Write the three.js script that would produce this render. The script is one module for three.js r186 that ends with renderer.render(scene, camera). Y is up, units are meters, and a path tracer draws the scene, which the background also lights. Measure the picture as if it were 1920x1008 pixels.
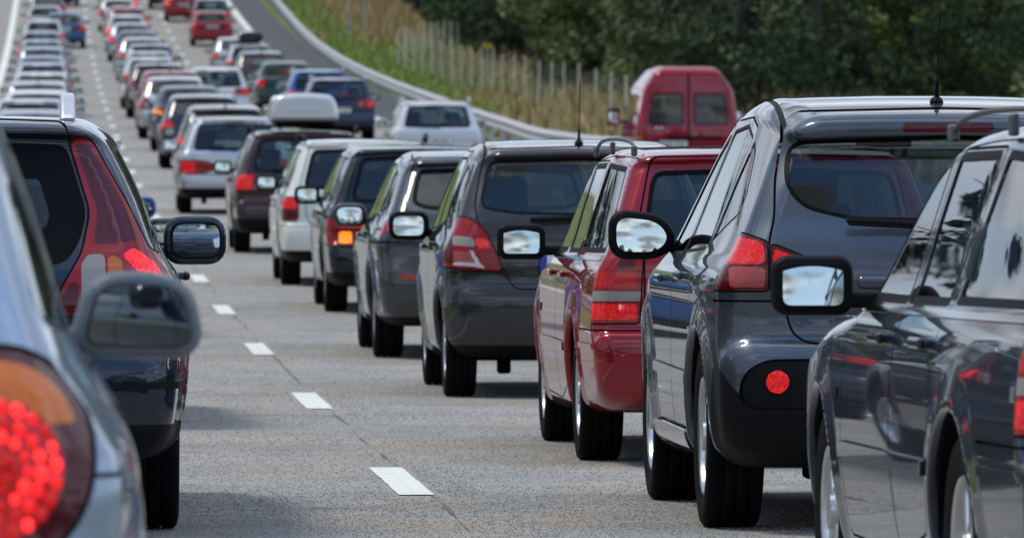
import * as THREE from 'three';
import { mergeGeometries } from 'three/addons/utils/BufferGeometryUtils.js';
import { RoundedBoxGeometry } from 'three/addons/geometries/RoundedBoxGeometry.js';

// ---------------------------------------------------------------- camera, sky, sun, exposure
const scene = new THREE.Scene();
const FOCAL = 15000, YAW = 0.0573, PITCH = -0.01093;              // long telephoto lens: 15000 px for a 1920 px wide picture
const camera = new THREE.PerspectiveCamera(2 * Math.atan(504 / FOCAL) * 180 / Math.PI, 1920 / 1008, 2, 6000);
camera.position.set(-1.5, 1.3, 0);
camera.lookAt(-1.5 + Math.sin(YAW) * 100, 1.3 + Math.tan(PITCH) * 100, -Math.cos(YAW) * 100);
camera.focus = 31; camera.userData.fStop = 11;
scene.add(camera);
const renderer = new THREE.WebGLRenderer({ antialias: true });
renderer.toneMapping = THREE.LinearToneMapping;
renderer.toneMappingExposure = 0.92;
renderer.shadowMap.enabled = true;

// seeded noise
let seed = 7;
const rnd = () => { seed = (seed * 1664525 + 1013904223) >>> 0; return seed / 4294967296; };
const rr = (a, b) => a + (b - a) * rnd();
const lerp = (a, b, t) => a + (b - a) * t, clamp = (v, a, b) => v < a ? a : v > b ? b : v;
const sstep = (a, b, x) => { const t = clamp((x - a) / (b - a), 0, 1); return t * t * (3 - 2 * t); };
function hash3(x, y, z) { let h = Math.imul(x, 374761393) ^ Math.imul(y, 668265263) ^ Math.imul(z, 1274126177); h = Math.imul(h ^ (h >>> 13), 1274126177); return ((h ^ (h >>> 16)) >>> 0) / 4294967296; }
function vnoise(x, y, z) {
  const i = Math.floor(x), j = Math.floor(y), k = Math.floor(z); let u = x - i, v = y - j, w = z - k;
  u = u * u * (3 - 2 * u); v = v * v * (3 - 2 * v); w = w * w * (3 - 2 * w);
  const L = (a, b, t) => a + (b - a) * t;
  return L(L(L(hash3(i, j, k), hash3(i + 1, j, k), u), L(hash3(i, j + 1, k), hash3(i + 1, j + 1, k), u), v),
    L(L(hash3(i, j, k + 1), hash3(i + 1, j, k + 1), u), L(hash3(i, j + 1, k + 1), hash3(i + 1, j + 1, k + 1), u), v), w);
}
function fbm(x, y, z, o = 5) { let s = 0, a = 0.5; for (let i = 0; i < o; i++) { s += a * vnoise(x, y, z); x *= 2.03; y *= 2.03; z *= 2.03; a *= 0.5; } return s / (1 - Math.pow(0.5, o)); }

// sky: broken bright cloud over pale blue, one even sky all round
{
  const w = 1024, h = 512, d = new Float32Array(w * h * 4);
  for (let j = 0; j < h; j++) for (let i = 0; i < w; i++) {
    const el = (j + 0.5) / h * Math.PI - Math.PI / 2, az = (i + 0.5) / w * Math.PI * 2;
    const y = Math.sin(el), c = Math.cos(el), x = c * Math.cos(az), z = c * Math.sin(az);
    const t = Math.max(0, y), g = Math.pow(1 - t, 3.2);
    let r = lerp(0.18, 1.06, g), gg = lerp(0.36, 1.24, g), b = lerp(0.72, 1.42, g);
    const toSun = x * -0.47 + y * 0.86 + z * -0.16, glow = 0.74 + 0.52 * toSun + 0.5 * Math.pow(Math.max(0, toSun), 6); r *= glow; gg *= glow; b *= glow;   // thin cloud scatters more light on the sun's side
    const k = 1 / (t + 0.13), px = x * k * 2.6, pz = z * k * 2.6;
    const n = fbm(px + 3, pz - 5, 1.7, 6), n2 = fbm(px * 1.3 - 7, pz * 1.3 + 2, 8.2, 5);
    const cov = sstep(0.42, 0.58, n), shade = lerp(1.45, 0.26, sstep(0.36, 0.62, n2 * 0.6 + n * 0.4));
    const lum = shade * glow; r = lerp(r, lum * 0.95, cov); gg = lerp(gg, lum * 1.0, cov); b = lerp(b, lum * 1.08, cov);
    if (y < 0) { r = lerp(r, 0.10, Math.min(1, -y * 8)); gg = lerp(gg, 0.11, Math.min(1, -y * 8)); b = lerp(b, 0.10, Math.min(1, -y * 8)); }
    const o = (j * w + i) * 4; d[o] = r * 1.3; d[o + 1] = gg * 1.3; d[o + 2] = b * 1.3; d[o + 3] = 1;
  }
  const tex = new THREE.DataTexture(d, w, h, THREE.RGBAFormat, THREE.FloatType);
  tex.mapping = THREE.EquirectangularReflectionMapping; tex.magFilter = THREE.LinearFilter; tex.minFilter = THREE.LinearFilter; tex.needsUpdate = true;
  scene.background = tex; scene.environment = tex;
}
const sun = new THREE.DirectionalLight(new THREE.Color().setRGB(1, 0.93, 0.80), 2.7);
sun.position.set(-46 - 1.5, 85, -40 - 16); sun.target.position.set(-1.5, 0, -40);
sun.castShadow = true; sun.shadow.radius = 24; sun.shadow.mapSize.set(2048, 2048);
Object.assign(sun.shadow.camera, { left: -60, right: 60, top: 60, bottom: -60, near: 1, far: 400 });
scene.add(sun, sun.target);

// ---------------------------------------------------------------- helpers
const taken = new Map();
function numbered(n) { const k = taken.get(n) || 0; taken.set(n, k + 1); return k ? n + '_' + String(k).padStart(3, '0') : n; }
function tag(o, label, category, group, kind) { if (label) o.userData.label = label; if (category) o.userData.category = category; if (group) o.userData.group = group; if (kind) o.userData.kind = kind; return o; }
function mesh(name, geo, mat, parent) { const m = new THREE.Mesh(geo, mat); m.name = name; m.castShadow = m.receiveShadow = true; if (parent) parent.add(m); return m; }
const col = (r, g, b) => new THREE.Color().setRGB(r, g, b);
const place = (g, x, y, z, rx = 0, ry = 0, rz = 0) => { g.rotateX(rx); g.rotateY(ry); g.rotateZ(rz); g.translate(x, y, z); return g; };
const clean = g => { const o = g.index ? g.toNonIndexed() : g; for (const k of Object.keys(o.attributes)) if (k !== 'position' && k !== 'normal') o.deleteAttribute(k); return o; };
const merge = a => mergeGeometries(a.map(clean));
const box = (w, h, d, r = 0.01) => new RoundedBoxGeometry(w, h, d, 2, r);

// road profile: a straight road that dips gently and then climbs (d = metres ahead)
const PD = [-400, -100, 0, 30, 60, 90, 120, 160, 200, 240, 280, 320, 360, 400, 460, 600, 1500], PE = [0, 0, 0, 0, 0.08, 0.385, 0.80, 1.60, 2.62, 3.72, 4.98, 6.52, 8.36, 10.4, 13.6, 20, 52];
const PM = (() => { const n = PD.length, m = []; for (let i = 0; i < n; i++) { if (i === 0 || i === n - 1) { m.push(i ? (PE[i] - PE[i - 1]) / (PD[i] - PD[i - 1]) : 0); continue; } const a = (PE[i] - PE[i - 1]) / (PD[i] - PD[i - 1]), b = (PE[i + 1] - PE[i]) / (PD[i + 1] - PD[i]), h0 = PD[i] - PD[i - 1], h1 = PD[i + 1] - PD[i]; m.push((a * h1 + b * h0) / (h0 + h1)); } m[3] = 0; return m; })();
function elev(d) {
  d = clamp(d, PD[0], PD[PD.length - 1]); let i = 0; while (i < PD.length - 2 && d > PD[i + 1]) i++;
  const h = PD[i + 1] - PD[i], t = (d - PD[i]) / h, t2 = t * t, t3 = t2 * t;
  return PE[i] * (2 * t3 - 3 * t2 + 1) + PM[i] * h * (t3 - 2 * t2 + t) + PE[i + 1] * (3 * t2 - 2 * t3) + PM[i + 1] * h * (t3 - t2);
}
const slope = d => (elev(d + 1.5) - elev(d - 1.5)) / 3;
// ---------------------------------------------------------------- car body tools: a rounded solid from side and front outlines, meshed and cut into panels
function catmull(pts, per = 8) {
  const o = []; const P = i => pts[clamp(i, 0, pts.length - 1)];
  for (let i = 0; i < pts.length - 1; i++) {
    const [a, b, c, d] = [P(i - 1), P(i), P(i + 1), P(i + 2)], dist = (p, q) => Math.max(1e-4, Math.sqrt(Math.hypot(p[0] - q[0], p[1] - q[1])));
    const t0 = 0, t1 = t0 + dist(a, b), t2 = t1 + dist(b, c), t3 = t2 + dist(c, d);
    for (let k = 0; k < per; k++) {
      const t = lerp(t1, t2, k / per), L = (p, q, s0, s1) => [0, 1].map(n => p[n] * (s1 - t) / (s1 - s0) + q[n] * (t - s0) / (s1 - s0));
      const A1 = i ? L(a, b, t0, t1) : b, A2 = L(b, c, t1, t2), A3 = i < pts.length - 2 ? L(c, d, t2, t3) : c;
      const B1 = i ? L(A1, A2, t0, t2) : A2, B2 = i < pts.length - 2 ? L(A2, A3, t1, t3) : A2;
      o.push(L(B1, B2, t1, t2));
    }
  }
  o.push(pts[pts.length - 1]); return o;
}
function roundPoly(pts, r) {
  const o = [], n = pts.length;
  for (let i = 0; i < n; i++) {
    const a = pts[(i + n - 1) % n], b = pts[i], c = pts[(i + 1) % n], rad = b[2] ?? r;
    const la = Math.hypot(a[0] - b[0], a[1] - b[1]), lc = Math.hypot(c[0] - b[0], c[1] - b[1]), ra = Math.min(rad, la * 0.48), rc = Math.min(rad, lc * 0.48);
    const p = [b[0] + (a[0] - b[0]) / la * ra, b[1] + (a[1] - b[1]) / la * ra], q = [b[0] + (c[0] - b[0]) / lc * rc, b[1] + (c[1] - b[1]) / lc * rc];
    for (let k = 0; k <= 5; k++) { const t = k / 5, s = 1 - t; o.push([p[0] * s * s + 2 * b[0] * s * t + q[0] * t * t, p[1] * s * s + 2 * b[1] * s * t + q[1] * t * t]); }
  }
  return o;
}
function polySDF(pts) {
  const n = pts.length, X = new Float64Array(n), Y = new Float64Array(n); let x0 = 1e9, x1 = -1e9, y0 = 1e9, y1 = -1e9;
  pts.forEach((p, i) => { X[i] = p[0]; Y[i] = p[1]; x0 = Math.min(x0, p[0]); x1 = Math.max(x1, p[0]); y0 = Math.min(y0, p[1]); y1 = Math.max(y1, p[1]); });
  return (px, py, exact) => {
    if (!exact) { const dx = Math.max(x0 - px, px - x1, 0), dy = Math.max(y0 - py, py - y1, 0); if (dx + dy > 0.12) return Math.hypot(dx, dy); }
    let d = 1e9, s = 1;
    for (let i = 0, j = n - 1; i < n; j = i++) {
      const ex = X[j] - X[i], ey = Y[j] - Y[i], wx = px - X[i], wy = py - Y[i], l = ex * ex + ey * ey, t = l > 0 ? clamp((wx * ex + wy * ey) / l, 0, 1) : 0, bx = wx - ex * t, by = wy - ey * t, q = bx * bx + by * by;
      if (q < d) d = q;
      if ((Y[i] > py) !== (Y[j] > py) && px < (X[j] - X[i]) * (py - Y[i]) / (Y[j] - Y[i]) + X[i]) s = -s;
    }
    return s * Math.sqrt(d);
  };
}
const PG = (pts, r = 0.03) => polySDF(roundPoly(pts, r));
const circleSDF = (cx, cy, r) => (x, y) => Math.hypot(x - cx, y - cy) - r;
const ellipseSDF = (cx, cy, a, b) => (x, y) => (Math.hypot((x - cx) / a, (y - cy) / b) - 1) * Math.min(a, b);
function curve(tab) {                                             // smooth monotone table
  const n = tab.length, m = [];
  for (let i = 0; i < n; i++) { const s = k => (tab[k + 1][1] - tab[k][1]) / (tab[k + 1][0] - tab[k][0]); if (i === 0) m.push(s(0)); else if (i === n - 1) m.push(s(n - 2)); else { const a = s(i - 1), b = s(i); m.push(a * b <= 0 ? 0 : 2 * a * b / (a + b)); } }
  return x => {
    if (x <= tab[0][0]) return tab[0][1] + (x - tab[0][0]) * m[0] * 0.5; if (x >= tab[n - 1][0]) return tab[n - 1][1] + (x - tab[n - 1][0]) * m[n - 1];
    let i = 0; while (x > tab[i + 1][0]) i++;
    const h = tab[i + 1][0] - tab[i][0], t = (x - tab[i][0]) / h, t2 = t * t, t3 = t2 * t;
    return tab[i][1] * (2 * t3 - 3 * t2 + 1) + m[i] * h * (t3 - 2 * t2 + t) + tab[i + 1][1] * (3 * t2 - 2 * t3) + m[i + 1] * h * (t3 - t2);
  };
}
function gridded(f, x0, x1, y0, y1, h) {
  const nx = Math.ceil((x1 - x0) / h) + 1, ny = Math.ceil((y1 - y0) / h) + 1, v = new Float32Array(nx * ny);
  for (let j = 0; j < ny; j++) for (let i = 0; i < nx; i++) v[j * nx + i] = f(x0 + i * h, y0 + j * h, true);
  return (x, y) => { const fx = clamp((x - x0) / h, 0, nx - 1.001), fy = clamp((y - y0) / h, 0, ny - 1.001), i = fx | 0, j = fy | 0, u = fx - i, w = fy - j, o = j * nx + i; return (v[o] * (1 - u) + v[o + 1] * u) * (1 - w) + (v[o + nx] * (1 - u) + v[o + nx + 1] * u) * w; };
}
function carSDF(S) {
  const out = catmull(S.prof, 8), A = gridded(polySDF(out), S.zf - 0.3, S.zr + 0.3, 0, S.top + 0.3, 0.012);
  const wid = curve(S.wid), Ra = S.R + (S.archGap ?? 0.055);
  const half = (z, y) => {
    let w = wid(y); const up = sstep(S.belt - 0.15, S.top, y);
    const tr = Math.max(0, (z - S.tz0) / (S.zr - S.tz0)), tf = Math.max(0, (S.fz0 - z) / (S.fz0 - S.zf));
    w -= lerp(S.taperR[0], S.taperR[1], up) * tr * tr + lerp(S.taperF[0], S.taperF[1], up) * tf * tf;
    if (y < S.belt) { const d = Math.min(Math.hypot(z, y - S.R), Math.hypot(z + S.wb, y - S.R)); w += (S.flare ?? 0.018) * (1 - sstep(Ra, Ra + 0.13, d)); }
    if (S.crease) for (const [cy, amp, wd] of S.crease) { const q = (y - cy) / wd; if (q > -1 && q < 1) w += amp * (1 - q * q) * (1 - q * q); }
    return w;
  };
  const f = (x, y, z) => {
    const ax = Math.abs(x), q = ax / S.W, q2 = q * q;
    const zr = sstep(S.tz0, S.zr, z) * (S.bowR * q2 + S.bowR * 0.5 * q2 * q2), zf = sstep(S.fz0, S.zf, z) * (S.bowF * q2 + S.bowF * 0.4 * q2 * q2);
    const a = A(z + zr - zf, y + S.crown * q2 * sstep(S.belt, S.top, y));
    const w = half(z, y), b = (ax - w) * 0.96, r = lerp(S.rBody, S.rGreen, sstep(S.belt - 0.12, S.belt + 0.2, y));
    const u = Math.max(r + a, 0), v = Math.max(r + b, 0);
    let d = Math.min(-r, Math.max(a, b)) + Math.hypot(u, v);
    const dw = Math.min(Math.hypot(z, y - S.R), Math.hypot(z + S.wb, y - S.R)) - Ra, well = Math.max(dw, (w - 0.30) - ax), wr = 0.02;
    const p = Math.max(wr + d, 0), s = Math.max(wr - well, 0);
    return Math.min(-wr, Math.max(d, -well)) + Math.hypot(p, s);
  };
  return { f, half, Ra };
}
function surfaceNet(f, lo, hi, h) {
  const n = [0, 1, 2].map(k => Math.ceil((hi[k] - lo[k]) / h) + 1), [nx, ny, nz] = n, val = new Float32Array(nx * ny * nz), B = 6;
  const R = B * h * 0.5 * Math.sqrt(3) * 1.35;
  for (let bk = 0; bk < nz; bk += B) for (let bj = 0; bj < ny; bj += B) for (let bi = 0; bi < nx; bi += B) {
    const c = f(lo[0] + (bi + B / 2 - 0.5) * h, lo[1] + (bj + B / 2 - 0.5) * h, lo[2] + (bk + B / 2 - 0.5) * h), far = Math.abs(c) > R;
    for (let k = bk; k < Math.min(nz, bk + B); k++) for (let j = bj; j < Math.min(ny, bj + B); j++) for (let i = bi; i < Math.min(nx, bi + B); i++)
      val[(k * ny + j) * nx + i] = far ? c : f(lo[0] + i * h, lo[1] + j * h, lo[2] + k * h);
  }
  const id = new Int32Array(nx * ny * nz).fill(-1), P = [], I = [];
  const E = [[0, 1], [0, 2], [0, 4], [1, 3], [1, 5], [2, 3], [2, 6], [3, 7], [4, 5], [4, 6], [5, 7], [6, 7]], off = [];
  for (let c = 0; c < 8; c++) off.push((c & 1) + ((c >> 1) & 1) * nx + ((c >> 2) & 1) * nx * ny);
  for (let k = 0; k < nz - 1; k++) for (let j = 0; j < ny - 1; j++) for (let i = 0; i < nx - 1; i++) {
    const o = (k * ny + j) * nx + i; let m = 0;
    for (let c = 0; c < 8; c++) if (val[o + off[c]] < 0) m |= 1 << c;
    if (m === 0 || m === 255) continue;
    let sx = 0, sy = 0, sz = 0, q = 0;
    for (const [a, b] of E) { const va = val[o + off[a]], vb = val[o + off[b]]; if ((va < 0) === (vb < 0)) continue; const t = va / (va - vb); sx += (a & 1) + ((b & 1) - (a & 1)) * t; sy += ((a >> 1) & 1) + (((b >> 1) & 1) - ((a >> 1) & 1)) * t; sz += ((a >> 2) & 1) + (((b >> 2) & 1) - ((a >> 2) & 1)) * t; q++; }
    let x = lo[0] + (i + sx / q) * h, y = lo[1] + (j + sy / q) * h, z = lo[2] + (k + sz / q) * h;
    for (let it = 0; it < 2; it++) { const e = 0.003, v = f(x, y, z), gx = (f(x + e, y, z) - v) / e, gy = (f(x, y + e, z) - v) / e, gz = (f(x, y, z + e) - v) / e, l = gx * gx + gy * gy + gz * gz; if (l < 0.05) break; const st = clamp(v / l, -h * 0.6, h * 0.6); x -= gx * st; y -= gy * st; z -= gz * st; }
    id[o] = P.length / 3; P.push(x, y, z);
  }
  const sy = nx, sz = nx * ny, quad = (a, b, c, d, flip) => { if (a < 0 || b < 0 || c < 0 || d < 0) return; flip ? I.push(a, c, b, a, d, c) : I.push(a, b, c, a, c, d); };
  for (let k = 1; k < nz - 1; k++) for (let j = 1; j < ny - 1; j++) for (let i = 1; i < nx - 1; i++) {
    const o = (k * ny + j) * nx + i, v = val[o] < 0;
    if (v !== (val[o + 1] < 0)) quad(id[o], id[o - sy], id[o - sy - sz], id[o - sz], v);
    if (v !== (val[o + sy] < 0)) quad(id[o], id[o - sz], id[o - sz - 1], id[o - 1], v);
    if (v !== (val[o + sz] < 0)) quad(id[o], id[o - 1], id[o - 1 - sy], id[o - sy], v);
  }
  // orient outwards by the field: flip when the quad winding disagrees
  if (I.length) { const a = I[0] * 3, b = I[1] * 3, c = I[2] * 3, ux = P[b] - P[a], uy = P[b + 1] - P[a + 1], uz = P[b + 2] - P[a + 2], vx = P[c] - P[a], vy = P[c + 1] - P[a + 1], vz = P[c + 2] - P[a + 2], e = 0.004;
    const gx = f(P[a] + e, P[a + 1], P[a + 2]) - f(P[a] - e, P[a + 1], P[a + 2]), gy = f(P[a], P[a + 1] + e, P[a + 2]) - f(P[a], P[a + 1] - e, P[a + 2]), gz = f(P[a], P[a + 1], P[a + 2] + e) - f(P[a], P[a + 1], P[a + 2] - e);
    if ((uy * vz - uz * vy) * gx + (uz * vx - ux * vz) * gy + (ux * vy - uy * vx) * gz < 0) for (let t = 0; t < I.length; t += 3) { const q = I[t]; I[t] = I[t + 1]; I[t + 1] = q; } }
  return { P, I };
}
function split(M, g) {                                            // cuts a mesh along g = 0; returns [inside, outside] sharing the point list
  const { P, I } = M, G = new Float32Array(P.length / 3).fill(NaN), get = i => { if (Number.isNaN(G[i])) { let v = g(P[i * 3], P[i * 3 + 1], P[i * 3 + 2]); if (Math.abs(v) < 2e-5) v = 2e-5; G[i] = v; } return G[i]; };
  const A = [], O = [], cut = new Map();
  const mid = (a, b) => { const k = a < b ? a * 4194304 + b : b * 4194304 + a; let m = cut.get(k); if (m === undefined) { const t = G[a] / (G[a] - G[b]); m = P.length / 3; P.push(lerp(P[a * 3], P[b * 3], t), lerp(P[a * 3 + 1], P[b * 3 + 1], t), lerp(P[a * 3 + 2], P[b * 3 + 2], t)); cut.set(k, m); } return m; };
  for (let t = 0; t < I.length; t += 3) {
    const a = I[t], b = I[t + 1], c = I[t + 2], s = (get(a) < 0) + (get(b) < 0) + (get(c) < 0);
    if (s === 3) { A.push(a, b, c); continue; } if (s === 0) { O.push(a, b, c); continue; }
    let p = a, q = b, r = c; const lone = s === 1; for (let k = 0; k < 2 && (G[p] < 0) !== lone; k++) [p, q, r] = [q, r, p];
    const m1 = mid(p, q), m2 = mid(p, r), X = lone ? A : O, Y = lone ? O : A;
    X.push(p, m1, m2); Y.push(m1, q, r, m1, r, m2);
  }
  return [{ P, I: A }, { P, I: O }];
}
function finish(M, f, offset = 0, skirt = 0, uvs = 0) {           // one panel as a BufferGeometry: smooth normals from the field, set proud or back, with edges
  const map = new Map(), pos = [], nor = [], idx = [], e = 0.004;
  const put = i => { let k = map.get(i); if (k === undefined) { const x = M.P[i * 3], y = M.P[i * 3 + 1], z = M.P[i * 3 + 2]; let gx = f(x + e, y, z) - f(x - e, y, z), gy = f(x, y + e, z) - f(x, y - e, z), gz = f(x, y, z + e) - f(x, y, z - e); const l = Math.hypot(gx, gy, gz) || 1; gx /= l; gy /= l; gz /= l; k = pos.length / 3; pos.push(x + gx * offset, y + gy * offset, z + gz * offset); nor.push(gx, gy, gz); map.set(i, k); } return k; };
  for (let t = 0; t < M.I.length; t += 3) { const a = put(M.I[t]), b = put(M.I[t + 1]), c = put(M.I[t + 2]); if (a !== b && b !== c && a !== c) idx.push(a, b, c); }
  if (skirt) {
    const ed = new Map(); for (let t = 0; t < idx.length; t += 3) for (let k = 0; k < 3; k++) { const a = idx[t + k], b = idx[t + (k + 1) % 3], key = a < b ? a * 4194304 + b : b * 4194304 + a; ed.set(key, ed.has(key) ? null : [a, b]); }
    for (const v of ed.values()) if (v) { const [a, b] = v, p = i => [pos[i * 3], pos[i * 3 + 1], pos[i * 3 + 2]], n = i => [nor[i * 3], nor[i * 3 + 1], nor[i * 3 + 2]], k = pos.length / 3, pa = p(a), pb = p(b), na = n(a), nb = n(b);
      const ux = pb[0] - pa[0], uy = pb[1] - pa[1], uz = pb[2] - pa[2]; let sx = uy * na[2] - uz * na[1], sy = uz * na[0] - ux * na[2], sz = ux * na[1] - uy * na[0]; const l = Math.hypot(sx, sy, sz) || 1; sx /= l; sy /= l; sz /= l;
      pos.push(...pa, ...pb, pb[0] - nb[0] * skirt, pb[1] - nb[1] * skirt, pb[2] - nb[2] * skirt, pa[0] - na[0] * skirt, pa[1] - na[1] * skirt, pa[2] - na[2] * skirt);
      for (let q = 0; q < 4; q++) nor.push(sx, sy, sz);
      idx.push(k, k + 2, k + 1, k, k + 3, k + 2); }
  }
  const g = new THREE.BufferGeometry(); g.setAttribute('position', new THREE.Float32BufferAttribute(pos, 3)); g.setAttribute('normal', new THREE.Float32BufferAttribute(nor, 3));
  if (uvs) { const uv = []; for (let i = 0; i < pos.length; i += 3) uv.push(pos[i] * uvs, pos[i + 1] * uvs); g.setAttribute('uv', new THREE.Float32BufferAttribute(uv, 2)); }
  g.setIndex(idx); return g;
}
// ---------------------------------------------------------------- materials
const std = o => new THREE.MeshStandardMaterial(o), phy = o => new THREE.MeshPhysicalMaterial(o);
function speckle(size, fn) { const d = new Uint8Array(size * size * 4); for (let j = 0; j < size; j++) for (let i = 0; i < size; i++) { const v = fn(i, j), o = (j * size + i) * 4; d[o] = d[o + 1] = d[o + 2] = v; d[o + 3] = 255; } const t = new THREE.DataTexture(d, size, size); t.wrapS = t.wrapT = THREE.RepeatWrapping; t.magFilter = THREE.LinearFilter; t.minFilter = THREE.LinearMipmapLinearFilter; t.generateMipmaps = true; t.needsUpdate = true; return t; }
const ribTex = speckle(64, (i, j) => 128 + 60 * Math.sin(i / 64 * Math.PI * 8) + 55 * Math.sin(j / 64 * Math.PI * 8)); ribTex.repeat.set(3, 3);
const facetTex = speckle(64, (i, j) => { const a = Math.floor(i / 8), b = Math.floor(j / 8), h = hash3(a, b, 4), q = Math.max(0, 1 - Math.hypot((i % 8) - 3.5, (j % 8) - 3.5) / 5); return 40 + 215 * h * h * (0.35 + 0.65 * q); }); facetTex.repeat.set(1.3, 1.3);
const lens = (r, g, b, e, o = {}) => phy({ color: col(r, g, b), roughness: 0.3, specularIntensity: 0.2, clearcoat: 0.7, clearcoatRoughness: 0.03, bumpMap: ribTex, bumpScale: 0.0007, emissive: e ? col(...e) : col(0, 0, 0), ...o });
const MAT = {
  glass: phy({ color: col(0.50, 0.60, 0.59), roughness: 0.0, metalness: 0, transmission: 1, thickness: 0, ior: 1.52 }),
  tint: phy({ color: col(0.26, 0.30, 0.29), roughness: 0.0, metalness: 0, transmission: 1, thickness: 0, ior: 1.6 }),
  privacy: phy({ color: col(0.14, 0.15, 0.16), roughness: 0.0, metalness: 0, transmission: 1, thickness: 0, ior: 1.58 }),
  seal: phy({ color: col(0.003, 0.003, 0.004), roughness: 0.5, specularIntensity: 0.15 }),
  gap: std({ color: col(0.006, 0.006, 0.007), roughness: 0.9 }),
  trim: phy({ color: col(0.0035, 0.0038, 0.005), roughness: 0.55, specularIntensity: 0.3 }),
  under: phy({ color: col(0.004, 0.004, 0.005), roughness: 0.9, specularIntensity: 0.2 }),
  tyre: phy({ color: col(0.004, 0.004, 0.005), roughness: 0.8, specularIntensity: 0.2 }),
  rim: std({ color: col(0.52, 0.54, 0.57), roughness: 0.28, metalness: 0.9 }),
  steel: std({ color: col(0.085, 0.088, 0.095), roughness: 0.5, metalness: 0.5 }),
  chrome: std({ color: col(0.75, 0.76, 0.78), roughness: 0.12, metalness: 1 }),
  alu: std({ color: col(0.62, 0.64, 0.67), roughness: 0.38, metalness: 0.7 }),
  mirror: std({ color: col(0.58, 0.65, 0.64), roughness: 0.02, metalness: 1 }),
  shell: phy({ color: col(0.10, 0.12, 0.135), roughness: 0.45, clearcoat: 0.5 }),
  lining: std({ color: col(0.05, 0.05, 0.052), roughness: 0.95 }),
  seat: std({ color: col(0.035, 0.036, 0.04), roughness: 0.95 }),
  red: lens(0.24, 0.002, 0.006), darkred: lens(0.075, 0.001, 0.004), brightred: lens(0.45, 0.004, 0.006), stop: lens(0.42, 0.004, 0.005, [0.8, 0.012, 0.010], { emissiveMap: facetTex }),
  stoplit: lens(0.5, 0.01, 0.012, [4.2, 0.09, 0.10], { emissiveMap: facetTex }), stopglow: lens(0.5, 0.006, 0.008, [1.1, 0.014, 0.016], { emissiveMap: facetTex }),
  amber: lens(0.42, 0.11, 0.008), deepamber: lens(0.45, 0.11, 0.004, [0.10, 0.02, 0.0]), turnlit: lens(0.6, 0.2, 0.02, [3.2, 0.85, 0.03], { emissiveMap: facetTex }), clear: lens(0.24, 0.225, 0.22), pink: lens(0.34, 0.06, 0.06), white: lens(0.55, 0.50, 0.49),
  lampdark: phy({ color: col(0.015, 0.015, 0.018), roughness: 0.2, clearcoat: 1 }),
  head: phy({ color: col(0.6, 0.62, 0.64), roughness: 0.1, metalness: 0.6, clearcoat: 1 }),
};
const paints = new Map();
function paint(r, g, b, metal = 0.35, rough = 0.38) { const k = [r, g, b, metal, rough].join(); if (!paints.has(k)) paints.set(k, phy({ color: col(r, g, b), metalness: metal, roughness: rough, specularIntensity: 0.1, clearcoat: 1, clearcoatRoughness: 0.02 })); return paints.get(k); }

// ---------------------------------------------------------------- wheels and small car parts (shared)
const wheelCache = new Map();
function wheelGeo(R, tw, rimR, spokes) {
  const k = [R, tw, rimR, spokes].join(); if (wheelCache.has(k)) return wheelCache.get(k);
  const b = tw / 2, P = [[rimR * 0.97, -b * 0.8], [rimR * 1.04, -b * 0.93], [R * 0.86, -b * 1.02], [R * 0.945, -b * 0.98], [R * 0.982, -b * 0.9], [R * 0.995, -b * 0.78]];
  for (const [x, g] of [[-0.48, 1], [-0.02, 1], [0.44, 1]]) P.push([R, (x - 0.24) * b], [R, (x) * b], [R - 0.010, (x + 0.012) * b], [R - 0.010, (x + 0.09) * b], [R, (x + 0.10) * b]);
  P.push([R * 0.995, b * 0.78], [R * 0.982, b * 0.9], [R * 0.945, b * 0.98], [R * 0.86, b * 1.02], [rimR * 1.04, b * 0.93], [rimR * 0.97, b * 0.8]);
  const tyre = new THREE.LatheGeometry(P.map(p => new THREE.Vector2(p[0], p[1])), 56); tyre.rotateZ(-Math.PI / 2);   // lathe -y goes to -x: the outside face of a left wheel
  const bar = new THREE.LatheGeometry([[rimR * 1.02, -b * 0.86], [rimR * 0.99, -b * 0.93], [rimR * 0.94, -b * 0.86], [rimR * 0.88, -b * 0.55], [rimR * 0.86, b * 0.6], [0.02, b * 0.62]].map(p => new THREE.Vector2(p[0], p[1])), 40); bar.rotateZ(-Math.PI / 2);
  const list = [bar];
  for (let s = 0; s < spokes; s++) { const sp = box(0.03, rimR * 0.86, 0.055 + 0.25 / spokes * 0.2, 0.012); sp.translate(0, rimR * 0.47, 0); sp.rotateZ(-0.06); sp.rotateX(s / spokes * Math.PI * 2 + 0.3); sp.translate(-b * 0.70, 0, 0); list.push(sp); }
  const cap = new THREE.CylinderGeometry(0.055, 0.065, 0.045, 24); cap.rotateZ(Math.PI / 2); cap.translate(-b * 0.72, 0, 0); list.push(cap);
  const out = { tyre, rim: merge(list) }; wheelCache.set(k, out); return out;
}
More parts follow.
